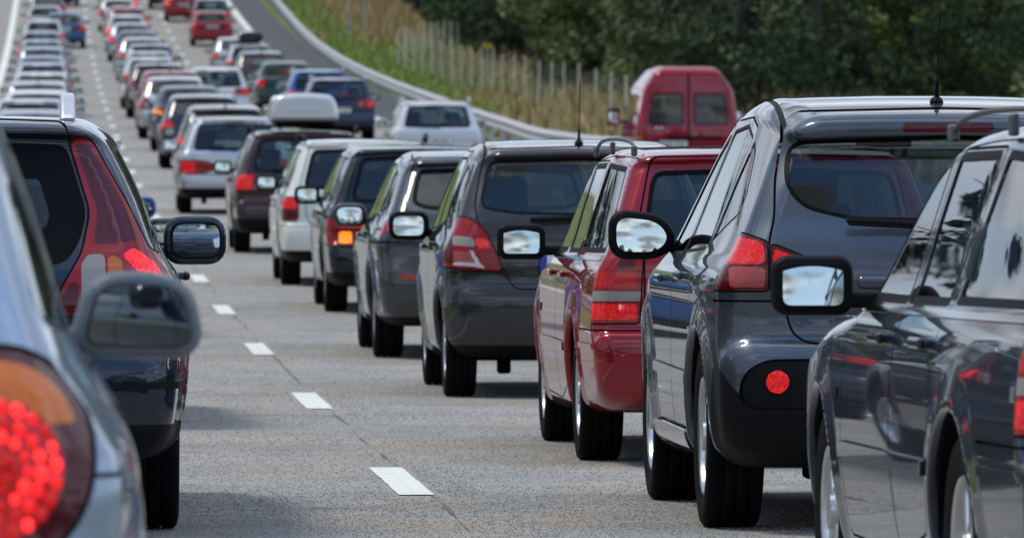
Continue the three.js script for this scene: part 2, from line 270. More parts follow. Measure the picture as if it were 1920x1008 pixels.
function convexGlass(pts, R) {                                     // slightly domed mirror glass
  const xs = pts.map(p => p[0]), ys = pts.map(p => p[1]), x0 = Math.min(...xs) - 0.01, x1 = Math.max(...xs) + 0.01, y0 = Math.min(...ys) - 0.01, y1 = Math.max(...ys) + 0.01, n = 26, P = [], I = [];
  for (let j = 0; j <= n; j++) for (let i = 0; i <= n; i++) P.push(lerp(x0, x1, i / n), lerp(y0, y1, j / n), 0);
  for (let j = 0; j < n; j++) for (let i = 0; i < n; i++) { const a = j * (n + 1) + i; I.push(a, a + 1, a + n + 2, a, a + n + 2, a + n + 1); }
  const sd = polySDF(pts), [m] = split({ P, I }, (x, y) => sd(x, y)), map = new Map(), pos = [], nor = [], idx = [];
  for (const i of m.I) { if (!map.has(i)) { const x = m.P[i * 3], y = m.P[i * 3 + 1], l = Math.hypot(x / R, y / R, 1); map.set(i, pos.length / 3); pos.push(x, y, -(x * x + y * y) / (2 * R)); nor.push(x / R / l, y / R / l, 1 / l); } idx.push(map.get(i)); }
  const g = new THREE.BufferGeometry(); g.setAttribute('position', new THREE.Float32BufferAttribute(pos, 3)); g.setAttribute('normal', new THREE.Float32BufferAttribute(nor, 3)); g.setIndex(idx); return g;
}
function shapeOf(pts) { const s = new THREE.Shape(); pts.forEach((p, i) => i ? s.lineTo(p[0], p[1]) : s.moveTo(p[0], p[1])); return s; }
const ext = (pts, depth, bevel = 0.008, seg = 2) => new THREE.ExtrudeGeometry(shapeOf(pts), { depth, bevelEnabled: bevel > 0, bevelThickness: bevel, bevelSize: bevel, bevelSegments: seg, curveSegments: 4 });
const tube = (pts, r, seg = 24, rad = 8) => new THREE.TubeGeometry(new THREE.CatmullRomCurve3(pts.map(p => new THREE.Vector3(...p))), seg, r, rad);
const lettering = new Map();
function plateMat(text) {
  if (lettering.has(text)) return lettering.get(text);
  const c = document.createElement('canvas'); c.width = 256; c.height = 56; const x = c.getContext('2d');
  x.fillStyle = '#d9d9d0'; x.fillRect(0, 0, 256, 56); x.fillStyle = '#1c3f94'; x.fillRect(0, 0, 20, 56); x.fillStyle = '#16181c'; x.font = 'bold 46px sans-serif'; x.textAlign = 'center'; x.textBaseline = 'middle'; x.fillText(text, 138, 30);
  const t = new THREE.CanvasTexture(c); t.colorSpace = THREE.SRGBColorSpace; const m = std({ map: t, roughness: 0.5 }); lettering.set(text, m); return m;
}

// ---------------------------------------------------------------- one car model = a list of parts
function buildModel(S) {
  S = { tz0: -0.5, fz0: -S.wb + 0.3, taperR: [0.05, 0.10], taperF: [0.10, 0.12], bowR: 0.07, bowF: 0.16, crown: 0.035, rBody: 0.10, rGreen: 0.085, h: 0.03, tw: 0.2, spokes: 5, rimR: S.R * 0.64, lod: 0, glass: 'glass', seal: 0.016, ...S };
  S.zr = Math.max(...S.prof.map(p => p[0])); S.zf = Math.min(...S.prof.map(p => p[0])); S.top = Math.max(...S.prof.map(p => p[1]));
  const { f, half, Ra } = carSDF(S), parts = [];
  const add = (name, geo, mat, parent = null, extra) => { const p = { name, geo, mat, parent, ...extra }; parts.push(p); return p; };
  let M = surfaceNet(f, [-S.W - 0.1, 0.08, S.zf - 0.1], [S.W + 0.1, S.top + 0.12, S.zr + 0.12], S.h);
  const take = g => { const [a, b] = split(M, g); M = b; return a; };
  const band = (g, w) => { const [a, b] = split(M, (x, y, z) => g(x, y, z) - w), [c, d] = split(a, (x, y, z) => g(x, y, z) + w); M = { P: M.P, I: b.I.concat(c.I) }; return d; };
  const surfZ = (x, y) => { let z = S.zr + 0.15; for (let k = 0; k < 60; k++) { const v = f(x, y, z); if (v < 0.0005) break; z -= Math.max(0.0008, v * 0.7); } return z; };
  const lr = m => split(m, x => x), fin = (m, o, s, u) => finish(m, f, o, s, u);
  const body = { name: 'body', geo: null, mat: 'paint', parent: null }; parts.push(body);
  const gapW = S.gapW ?? 0.0042, win = [], cuts = [];
  // side windows
  S.sideWins.forEach((poly, k) => {
    const w = PG(poly.p, poly.r ?? 0.04), g = (x, y, z) => Math.max(w(z, y), 0.3 - Math.abs(x)); cuts.push(g);
    const [gl, ring] = split(take(g), (x, y, z) => w(z, y) + (poly.seal ?? S.seal)), G = lr(gl), Rg = lr(ring);
    [0, 1].forEach(s => win.push({ side: s, door: poly.door, pane: fin(G[s], -0.004), seal: fin(Rg[s], 0.0), priv: poly.priv }));
  });
  // windscreen and rear window
  const fw = PG(S.screen.p, 0.05), fg = (x, y, z) => Math.max(fw(Math.abs(x), y), z - (S.screen.z ?? -0.7)); cuts.push(fg);
  { const [gl, ring] = split(take(fg), (x, y, z) => fw(Math.abs(x), y) + 0.03); const w = add('windscreen', fin(gl, -0.004), 'glass'); add('window_seal', fin(ring), 'seal', w); }
  let rear = null;
  const rws = S.rearWins || [S.rearWin];
  const rearMade = [];
  for (const r of rws) { const rw = PG(r.p, r.r ?? 0.06), rg = (x, y, z) => Math.max(rw(Math.abs(x), y), (r.z ?? -0.2) - z); cuts.push(rg);
    const [gl, ring] = split(take(rg), (x, y, z) => rw(Math.abs(x), y) + (r.band ?? 0.03)); rearMade.push([r, gl, ring]); }
  // lamps
  const lampParts = [];
  for (const L of S.lights || []) {
    const lg = L.f || PG(L.p, L.r ?? 0.03), g = (x, y, z) => Math.max(lg(Math.abs(x), y), L.z - z, (L.zmax !== undefined ? z - L.zmax : -9));
    if (!S.lod && L.ring !== 0) { const gr = take((x, y, z) => g(x, y, z) - (L.ring ?? 0.008)); const [ins, ring] = split(gr, g); lr(ring).forEach(m => m.I.length && add('lamp_gasket', fin(m, -0.006), 'gap')); lampParts.push([L, ins]); }
    else lampParts.push([L, take(g)]);
  }
  for (const [L, piece] of lampParts) lr(piece).forEach((pc, s) => {
    let rest = pc; const segs = [];
    for (const q of L.segs || []) { const sg = q.f || PG(q.p, q.r ?? 0.012); const [a, b] = split(rest, (x, y, z) => sg(Math.abs(x), y)); rest = b; if (a.I.length) segs.push([a, q]); }
    const lamp = add(L.name || 'tail_light', fin(rest, 0.004, 0.014, 12), L.mat || 'red', null);
    for (const [a, q] of segs) add(q.name || 'lamp_lens', fin(a, 0.0045 + (q.off ?? 0), 0.014, 12), q.mat, lamp);
  });
  if (S.high) { const hg = PG(S.high.p, 0.012), pc = take((x, y, z) => Math.max(hg(Math.abs(x), y), S.high.z - z)); add('high_stop_light', fin(pc, 0.003, 0.01, 12), 'high'); }
  for (const q of S.rearTrim || []) { const g = q.f || PG(q.p, q.r ?? 0.02), pc = take((x, y, z) => Math.max(g(Math.abs(x), y), (q.z ?? 0) - z)); if (pc.I.length) add(q.name, fin(pc, q.off ?? 0.003, 0.012, 12), q.mat); }
  for (const q of S.sideTrim || []) { const g = PG(q.p, q.r ?? 0.012), pc = take((x, y, z) => Math.max(g(z, y), 0.4 - Math.abs(x))); lr(pc).forEach(m => m.I.length && add(q.name, fin(m, q.off ?? 0.004, 0.012), q.mat)); }
  { const hl = PG(S.headlight || [[0.45, 0.58], [0.45, 0.72], [0.95, 0.80], [0.95, 0.60]], 0.03); lr(take((x, y, z) => Math.max(hl(Math.abs(x), y), z - (-S.wb - 0.45)))).forEach(m => m.I.length && add('headlight', fin(m, 0.003, 0.01), 'head')); }
  if (S.ditch && S.lod < 1) { const D = S.ditch, pc = take((x, y, z) => Math.max(Math.abs(Math.abs(x) - D.x - 0.03 * z) - 0.02, D.z0 - z, z - D.z1, S.top - 0.22 - y)), [inn, edge] = split(pc, (x, y, z) => Math.abs(Math.abs(x) - D.x - 0.03 * z) - 0.009); M = { P: M.P, I: M.I.concat(edge.I) }; lr(inn).forEach(m => m.I.length && add('roof_moulding', fin(m, -0.004), 'seal')); }
  const archG = (x, y, z) => Math.max(Math.min(Math.hypot(z, y - S.R), Math.hypot(z + S.wb, y - S.R)) - Ra - 0.004, -(Math.abs(x) - 0.2), Math.abs(x) - (half(z, y) - 0.03));
  { const pc = take(archG); split(pc, (x, y, z) => z + S.wb / 2).forEach(a => lr(a).forEach(m => m.I.length && add('wheel_arch_liner', fin(m), 'under'))); const ub = take((x, y, z) => y - (S.sill ?? 0.215)); if (ub.I.length) add('underbody', fin(ub), 'under'); }
  // tailgate
  let gate = null;
  if (S.tailgate && S.lod < 2) {
    const tg = PG(S.tailgate.p, S.tailgate.r ?? 0.05), g = (x, y, z) => Math.max(tg(Math.abs(x), y), (S.tailgate.z ?? 0) - z);
    if (!S.lod) add('panel_gap', fin(band(g, gapW), -0.012), 'gap');
    gate = add(S.tailgate.name || 'tailgate', fin(take(g)), 'paint');
  }
  for (const [r, gl, ring] of rearMade) { if (r.both) lr(gl).forEach((m, s) => { const w = add('rear_window', fin(m, -0.003), r.mat || S.glass, gate); if (!gate) add('window_seal', fin(lr(ring)[s]), 'seal', w); else if (!s) add('window_seal', fin(ring), 'seal', gate); }); else { rear = add('rear_window', fin(gl, -0.003), r.mat || S.glass, gate); add('window_seal', fin(ring), 'seal', gate || rear); } }
  // bumper
  if (S.bumper && S.lod < 2) {
    const by = S.bumper.y, g = (x, y, z) => Math.max(y - by - (S.bumper.rise ?? 0) * Math.max(0, S.zr - 0.15 - z), (S.bumper.z ?? Ra + 0.01) - z);
    if (!S.lod) { const gp = split(band((x, y, z) => y - by - (S.bumper.rise ?? 0) * Math.max(0, S.zr - 0.15 - z), gapW), (x, y, z) => (S.bumper.z ?? Ra + 0.01) - z); M = { P: M.P, I: M.I.concat(gp[1].I) }; const gp0 = gp[0]; if (gp0.I.length) add('panel_gap', fin(gp0, -0.012), 'gap'); }
    let bm = take(g);
    const subs = []; for (const q of S.bumper.cuts || []) { const sg = q.f3 ? null : q.f || PG(q.p, q.r ?? 0.02), gg = q.f3 || ((x, y, z) => sg(Math.abs(x), y)); const [a, b] = split(bm, gg); bm = b; subs.push([q, a]); }
    const bp = add('bumper', fin(bm), S.bumper.mat || 'paint');
    for (const [q, a] of subs) if (q.lr) lr(a).forEach(m => m.I.length && add(q.name, fin(m, q.off ?? 0, q.off ? 0.012 : 0, 12), q.mat, bp)); else if (a.I.length) add(q.name, fin(a, q.off ?? 0, q.off > 0 ? 0.012 : 0), q.mat, bp);
  }
  // doors
  const doors = [];
  if (S.doors && S.lod < 2) {
    S.doors.forEach((d, k) => {
      const dg = PG(d.p, d.r ?? 0.05), g = (x, y, z) => Math.max(dg(z, y), 0.35 - Math.abs(x));
      if (!S.lod) { const gp = lr(band(g, gapW)); gp.forEach(m => m.I.length && add('panel_gap', fin(m, -0.012), 'gap')); }
      const D = lr(take(g)); doors.push(D.map(m => add('door', fin(m), 'paint')));
    });
  }
  for (const w of win) { const par = doors[w.door] ? doors[w.door][w.side] : null; const p = add('window', w.pane, w.priv ? 'privacy' : (S.sideGlass || 'glass'), par); add('window_seal', w.seal, 'seal', par || p); }
  if (S.handles && S.lod < 1 && !S.noPull) S.handles.forEach(([z, y], k) => [0, 1].forEach(s => { const sg = s ? 1 : -1, x = half(z, y); const g = merge([place(box(0.024, 0.032, 0.20, 0.011), sg * (x + (S.pull ?? 0.030)), y, z), place(box(0.04, 0.026, 0.03, 0.008), sg * (x + 0.012), y, z + 0.08), place(box(0.04, 0.026, 0.03, 0.008), sg * (x + 0.012), y, z - 0.08)]); add('door_handle', g, S.handleMat || 'paint', doors[k] ? doors[k][s] : null); }));
  body.geo = fin(M);
  // cabin lining
  if (S.lod < 2) { let Lm = surfaceNet((x, y, z) => f(x, y, z) + 0.045, [-S.W, 0.15, S.zf], [S.W, S.top + 0.05, S.zr + 0.05], 0.075); for (const g of cuts) Lm = split(Lm, (x, y, z) => g(x, y, z) - 0.02)[1]; add('cabin_lining', finish(Lm, f), 'lining'); }
  // seats and dashboard
  const sy = S.seatY ?? 0, zb = S.seatZ ?? -0.30, sw = S.W - 0.28;
  const fz = S.wb < 2.5 ? zb - 0.88 : zb - 0.95;
  for (const s of [-1, 1]) { const st = add('seat', merge([place(box(0.48, 0.62, 0.13, 0.05), s * 0.37, 0.72 + sy, fz, -0.2), place(box(0.5, 0.14, 0.5, 0.05), s * 0.37, 0.42 + sy, fz - 0.28)]), 'seat'); add('headrest', merge([place(box(0.27, 0.17, 0.09, 0.04), s * 0.37, 1.14 + sy, fz + 0.10, -0.15), place(new THREE.CylinderGeometry(0.008, 0.008, 0.14), s * 0.37 - 0.06, 1.03 + sy, fz + 0.08), place(new THREE.CylinderGeometry(0.008, 0.008, 0.14), s * 0.37 + 0.06, 1.03 + sy, fz + 0.08)]), 'seat', st); }
  const bench = add('rear_bench', merge([place(box(sw * 2 - 0.12, 0.56, 0.13, 0.05), 0, 0.70 + sy, zb, -0.22), place(box(sw * 2 - 0.12, 0.14, 0.46, 0.05), 0, 0.42 + sy, zb - 0.26)]), 'seat');
  if (!S.noRearHeads) for (const x of [-0.4, 0.4]) add('headrest', place(box(0.25, 0.13, 0.085, 0.035), x, 1.03 + sy, zb + 0.09, -0.15), 'seat', bench);
  if (S.lod < 2) { add('dashboard', place(box(sw * 2 - 0.06, 0.3, 0.4, 0.08), 0, 0.78 + sy, -S.wb + 0.62), 'seat'); add('steering_wheel', place(new THREE.TorusGeometry(0.18, 0.016, 8, 28), -0.37, 0.86 + sy, -S.wb + 1.0, -0.4), 'seat'); }
  if (S.lod < 2) add('interior_mirror', place(box(0.22, 0.06, 0.03, 0.012), 0, S.top - 0.17, S.mirrorZ ?? -S.wb + 0.95), 'seat');
  // wheels
  const wg = wheelGeo(S.R, S.tw, S.rimR, S.spokes);
  for (const z of [0, -S.wb]) for (const s of [-1, 1]) { const w = add('wheel', null, null, null, { at: [s * (half(z, S.R) - S.tw / 2 - 0.012), S.R, z], flip: s > 0 }); add('tyre', wg.tyre, 'tyre', w); add('rim', wg.rim, S.rimMat || 'rim', w); }
  // mirrors
  const m = { tilt: 0.0, z: -S.wb + 0.82, y: S.belt + 0.06, w: 0.195, h: 0.135, out: 0.125, ...S.mirror };
  const mp = m.p || [[-m.w / 2, -m.h / 2], [m.w / 2, -m.h / 2], [m.w / 2, m.h / 2], [-m.w / 2, m.h / 2]];
  for (const s of [-1, 1]) {
    const cx = s * (half(m.z, m.y) + m.out), pts = roundPoly(mp.map(p => [p[0] * -s, p[1]]), m.r ?? 0.045); if (s > 0) pts.reverse();
    const gs = m.glass ?? [0.9, 0.88], gp = pts.map(p => [p[0] * gs[0], p[1] * gs[1]]);
    const hs = ext(pts, 0.045, 0.022, 3); { const a = hs.attributes.position; for (let i = 0; i < a.count; i++) { const z = a.getZ(i); if (z < 0.005) { a.setX(i, a.getX(i) * 0.8); a.setY(i, a.getY(i) * 0.8); } } hs.computeVertexNormals(); }
    const turn = s * (m.turn ?? 0.02); hs.translate(0, 0, -0.045); hs.rotateY(turn); hs.translate(cx, m.y, m.z);
    const arm = box(Math.max(0.06, m.out - 0.02), 0.05, 0.07, 0.02); arm.translate(cx - s * (m.w / 2 + 0.015), m.y - m.h * 0.32, m.z - 0.05);
    const hp = add('side_mirror', merge([hs, arm]), S.mirrorMat || 'paint');
    const gl = convexGlass(gp, m.R ?? 1.9); gl.rotateX(-(m.tilt ?? 0.05)); gl.translate(0, 0, 0.031); gl.rotateY(turn); gl.translate(cx, m.y, m.z);
    const rim = ext(pts.map(p => [p[0] * 0.975, p[1] * 0.97]), 0.002, 0.001, 1); rim.translate(0, 0, 0.0205); rim.rotateY(turn); rim.translate(cx, m.y, m.z);
    add('mirror_frame', rim, 'trim', hp); add('mirror_glass', gl, 'mirror', hp);
  }
  // roof rails
  if (S.rails) for (const s of [-1, 1]) {
    const R = S.rails, x = z => s * (half(z, S.top - 0.12) - (R.in ?? 0.05)), yy = R.y, pts = [[x(R.z1), yy - 0.05, R.z1], [x(R.z1), yy - 0.012, R.z1 - 0.16], [x((R.z0 + R.z1) / 2), yy + 0.012, (R.z0 + R.z1) / 2], [x(R.z0), yy - 0.012, R.z0 + 0.2], [x(R.z0), yy - 0.05, R.z0]];
    const flat = R.flat, list = flat ? [place(ext(roundPoly([[-R.z1, -0.085], [-R.z1 + 0.16, 0.0], [-R.z1 + 0.45, 0.015], [-R.z0 - 0.5, 0.015], [-R.z0 - 0.2, 0.0], [-R.z0, -0.085]], 0.06), 0.03, 0.012, 3), x(0) + 0.015, yy, 0, 0, Math.PI / 2)] : [tube(pts, R.r ?? 0.013, 40, 8)]; if (!flat) for (const t of R.feet || [0.33, 0.67]) { const z = lerp(R.z1, R.z0, t); list.push(place(box(0.022, 0.06, 0.07, 0.008), x(z), yy - 0.03, z)); }
    if (!flat) for (const z of [R.z1 - 0.02, R.z0 + 0.02]) list.push(place(box(0.024, 0.05, 0.10, 0.01), x(z), yy - 0.045, z));
    add('roof_rail', merge(list), R.mat || 'trim');
  }
  if (S.antenna) { const [x, y, z, l, lean] = S.antenna, g = new THREE.CylinderGeometry(0.0025, 0.004, l, 8); g.translate(0, l / 2, 0); g.rotateX(lean); g.translate(x, y, z); const b = new THREE.SphereGeometry(0.026, 16, 10); b.scale(1, 0.9, 1.2); b.translate(x, y + 0.004, z); const st = new THREE.CylinderGeometry(0.007, 0.010, l * 0.25, 8); st.translate(0, l * 0.12, 0); st.rotateX(lean); st.translate(x, y, z); add('antenna', merge([g, b, st]), 'trim'); }
  if (S.wiper) { const [x, y, z, l, a, tl] = S.wiper; const arm = place(box(l, 0.016, 0.014, 0.005), -l / 2, 0, 0); const bl = place(box(l * 0.8, 0.022, 0.02, 0.006), -l * 0.62, 0.012, 0.004), hub = place(new THREE.CylinderGeometry(0.024, 0.026, 0.03, 16), 0, 0, 0, Math.PI / 2); const g = merge([arm, bl, hub]); g.rotateZ(a); g.rotateX(tl ?? -0.4); g.translate(x, y, z); add('wiper', g, 'trim', gate); }
  if (S.plate) { const [x, y, z, tl] = S.plate; const pg = new THREE.PlaneGeometry(0.52, 0.11); pg.rotateX(tl ?? 0); pg.translate(x, y, z + 0.006); const fr = box(0.535, 0.122, 0.01, 0.004); fr.rotateX(tl ?? 0); fr.translate(x, y, z); const p = add('plate_holder', fr, 'trim', gate); add('number_plate', pg, 'plate', gate || p); }
  if (S.exhaust) { const [x, y, z] = S.exhaust; const g = new THREE.CylinderGeometry(0.028, 0.028, 0.2, 20, 1, true); g.rotateX(Math.PI / 2); g.translate(x, y, z); add('exhaust_pipe', g, 'chrome'); }
  add('rear_axle', merge([place(new THREE.CylinderGeometry(0.035, 0.035, S.W * 2 - 0.4, 12), 0, S.R - 0.05, 0, 0, 0, Math.PI / 2), place(box(0.42, 0.16, 0.55, 0.05), 0.22, 0.25, 0.35), place(box(0.08, 0.2, 0.12, 0.02), -0.45, S.R - 0.06, 0.1), place(box(0.08, 0.2, 0.12, 0.02), 0.45, S.R - 0.06, 0.1)]), 'under');
  for (const q of S.extra ? S.extra({ half, S, gate, surfZ }) : []) add(q.name, q.geo, q.mat, q.parent === 'gate' ? gate : null);
  return { parts, S, half };
}
function makeCar(model, name, label, group, x, d, o = {}) {        // o: paint, mats (overrides), yaw
  const root = new THREE.Group(); root.name = numbered(name);
  const made = new Map(), look = k => typeof k !== 'string' ? k : k === 'paint' ? o.paint : (o.mats && o.mats[k]) ? (typeof o.mats[k] === 'string' ? MAT[o.mats[k]] : o.mats[k]) : k === 'plate' ? plateMat(o.plate || 'KLM 274') : k === 'high' ? MAT.darkred : MAT[k];
  for (const p of model.parts) {
    let n; if (p.name === 'wheel') { n = new THREE.Group(); n.name = 'wheel'; n.position.set(...p.at); if (p.flip) n.rotation.y = Math.PI; n.rotation.x = (made.size % 7) * 0.4; }
    else n = mesh(p.name, p.geo, look(p.mat));
    made.set(p, n);
  }
  for (const p of model.parts) (p.parent ? made.get(p.parent) : root).add(made.get(p));
  root.position.set(x, elev(d), -d); root.rotation.set(Math.atan(slope(d + 1.3)), 0, 0); root.rotation.order = 'YXZ'; root.rotation.y = o.yaw || 0;
  tag(root, label, o.category || 'car', group); scene.add(root); return root;
}
// ---------------------------------------------------------------- the setting: ground, road, markings
function sheet(x0, x1, d0, d1, dy, dx, dd, height, uvs = 1) {     // a strip of ground that follows the road's climb; uv in metres
  const nx = Math.max(1, Math.round((x1 - x0) / dx)), nd = Math.max(1, Math.round((d1 - d0) / dd)), pos = [], uv = [], idx = [];
  for (let j = 0; j <= nd; j++) for (let i = 0; i <= nx; i++) { const x = lerp(x0, x1, i / nx), d = lerp(d0, d1, j / nd); pos.push(x, elev(d) + dy + (height ? height(x, d) : 0), -d); uv.push(x * uvs, d * uvs); }
  for (let j = 0; j < nd; j++) for (let i = 0; i < nx; i++) { const a = j * (nx + 1) + i; idx.push(a, a + 1, a + nx + 2, a, a + nx + 2, a + nx + 1); }
  const g = new THREE.BufferGeometry(); g.setAttribute('position', new THREE.Float32BufferAttribute(pos, 3)); g.setAttribute('uv', new THREE.Float32BufferAttribute(uv, 2)); g.setIndex(idx); g.computeVertexNormals(); return g;
}
function tileNoise(n, cells, s) {                                  // value noise that repeats over the tile
  const g = new Float32Array(cells * cells); for (let i = 0; i < g.length; i++) g[i] = hash3(i, s, 11);
  return (i, j) => { const x = i / n * cells, y = j / n * cells, a = Math.floor(x), b = Math.floor(y); let u = x - a, v = y - b; u = u * u * (3 - 2 * u); v = v * v * (3 - 2 * v); const q = (p, r) => g[(r % cells) * cells + (p % cells)]; return lerp(lerp(q(a, b), q(a + 1, b), u), lerp(q(a, b + 1), q(a + 1, b + 1), u), v); };
}
function colourTex(n, fn) { const d = new Uint8Array(n * n * 4); for (let j = 0; j < n; j++) for (let i = 0; i < n; i++) { const c = fn(i, j), o = (j * n + i) * 4; d[o] = clamp(c[0], 0, 255); d[o + 1] = clamp(c[1], 0, 255); d[o + 2] = clamp(c[2], 0, 255); d[o + 3] = 255; } const t = new THREE.DataTexture(d, n, n); t.wrapS = t.wrapT = THREE.RepeatWrapping; t.magFilter = THREE.LinearFilter; t.minFilter = THREE.LinearMipmapLinearFilter; t.generateMipmaps = true; t.colorSpace = THREE.SRGBColorSpace; t.needsUpdate = true; return t; }
function asphalt(base, tint, s0) {
  const N = 2048, k0 = tileNoise(N, 9, s0), k1 = tileNoise(N, 41, s0 + 1), k2 = tileNoise(N, 500, s0 + 2), k3 = tileNoise(N, 1024, s0 + 3), k4 = tileNoise(N, 20, s0 + 4);
  const map = colourTex(N, (i, j) => { const a = k0(i, j) - 0.5, b = k1(i, j) - 0.5, c = k2(i, j) - 0.5, e = k3(i, j), w = k4(i, j) - 0.5; let v = base + a * 16 + b * 14 + c * 24 + (e - 0.5) * 30 + (e > 0.94 ? 24 : 0) - (e < 0.04 ? 30 : 0); return [v + tint[0] + w * 12, v + tint[1] + w * 3, v + tint[2] - w * 6]; });
  map.repeat.set(1 / 9, 1 / 9);
  const bump = speckle(512, (() => { const q = tileNoise(512, 200, s0 + 7), q2 = tileNoise(512, 60, s0 + 8); return (i, j) => 255 * (0.7 * q(i, j) + 0.3 * q2(i, j)); })()); bump.repeat.set(1 / 2.2, 1 / 2.2);
  return std({ map, bumpMap: bump, bumpScale: 0.005, roughness: 0.93, color: col(1, 1, 1) });
}
const roadMat = asphalt(132, [5, 1, -6], 21), shoulderMat = asphalt(74, [-2, 0, 4], 51);
const structure = (name, g, m) => { const o = mesh(name, g, m); o.userData.kind = 'structure'; scene.add(o); return o; };
const bank = (x, d) => (x > 19 ? 5.5 * (1 - Math.exp(-(x - 19) * 0.13 / 5.5)) : 0) + (x < -26 ? 4 * (1 - Math.exp((26 + x) * 0.08 / 4)) : 0) + (x > 9 ? 0.35 * (fbm(x * 0.15, d * 0.05, 3, 3) - 0.5) * sstep(9, 12, x) : 0);
const turf = (() => { const N = 1024, a = tileNoise(N, 12, 91), b = tileNoise(N, 60, 92), c = tileNoise(N, 400, 93); const t = colourTex(N, (i, j) => { const k = sstep(0.46, 0.72, a(i, j) * 0.6 + b(i, j) * 0.4), f = (c(i, j) - 0.5) * 46; return [lerp(76, 122, k) + f, lerp(104, 112, k) + f, lerp(38, 66, k) + f * 0.7]; }); t.repeat.set(1 / 26, 1 / 26); return std({ map: t, roughness: 1 }); })();
structure('ground', mergeGeometries([sheet(-700, -34, -300, 1400, -0.35, 12, 20, bank), sheet(-40, 60, -300, 62, -0.05, 5, 12, bank), sheet(-40, 60, 60, 460, -0.05, 1.25, 2.5, bank), sheet(-40, 60, 458, 1400, -0.08, 5, 12, bank), sheet(54, 700, -300, 1400, -0.35, 12, 20, bank)]), turf);
const road = structure('road', sheet(-4.2, 7.28, -120, 700, 0, 1.15, 4), roadMat);
structure('shoulder', sheet(7.28, 8.75, -120, 700, 0.002, 0.8, 4), shoulderMat);
structure('layby', sheet(8.75, 15, 60, 145, 0.002, 1.5, 4), shoulderMat);
const lineMat = (() => { const N = 256, a = tileNoise(N, 90, 201), b = tileNoise(N, 14, 202); const t = colourTex(N, (i, j) => { const v = 212 + (a(i, j) - 0.5) * 30 + (b(i, j) - 0.5) * 34 - (a(i, j) < 0.13 ? 80 : 0); return [v, v + 2, v - 6]; }); return std({ map: t, roughness: 0.7 }); })();
function dash(x, d) { const n = 40, pos = [], uv = [], idx = []; for (let i = 0; i <= n; i++) { const t = i / n; for (const s of [-1, 1]) { const e = i === 0 || i === n ? rr(-0.04, 0.04) : 0, px = x + s * (0.074 + 0.004 * (fbm(d * 3 + t * 9, s * 9, x, 3) - 0.5) * 2), pd = d - 1.55 + 3.1 * t + e; pos.push(px, elev(pd) + 0.005, -pd); uv.push(px * 3, pd * 3); } if (i) { const a = i * 2; idx.push(a - 2, a - 1, a + 1, a - 2, a + 1, a); } } const g = new THREE.BufferGeometry(); g.setAttribute('position', new THREE.Float32BufferAttribute(pos, 3)); g.setAttribute('uv', new THREE.Float32BufferAttribute(uv, 2)); g.setIndex(idx); g.computeVertexNormals(); mesh('lane_dash', g, lineMat, road); }
for (let k = -3; k < 40; k++) dash(0, 34.6 + 12 * k);
for (let k = -3; k < 40; k++) dash(3.525, 37.5 + 12 * k);
mesh('edge_line', sheet(6.95, 7.23, -60, 600, 0.005, 0.3, 4), lineMat, road);
mesh('edge_line', sheet(-3.47, -3.21, -60, 600, 0.005, 0.3, 4), lineMat, road);
{ // tarred paving joint beside the dashes: a narrow uneven strip of dark bitumen
  const pos = [], idx = [], uv = []; const N = 900; for (let i = 0; i <= N; i++) { const d = 12 + i * 0.28, c = 0.05 + 0.05 * (fbm(d * 0.5, 2, 5, 4) - 0.5), w = 0.0008 + 0.014 * Math.max(0, fbm(d * 1.3, 9, 1, 4) - 0.42) * 2; for (const s of [-1, 1]) { pos.push(c + s * w, elev(d) + 0.004, -d); uv.push(c + s * w, d); } if (i) { const a = i * 2; idx.push(a - 2, a - 1, a + 1, a - 2, a + 1, a); } }
  const g = new THREE.BufferGeometry(); g.setAttribute('position', new THREE.Float32BufferAttribute(pos, 3)); g.setAttribute('uv', new THREE.Float32BufferAttribute(uv, 2)); g.setIndex(idx); g.computeVertexNormals(); mesh('paving_joint', g, std({ color: col(0.115, 0.112, 0.106), roughness: 0.95 }), road);
}

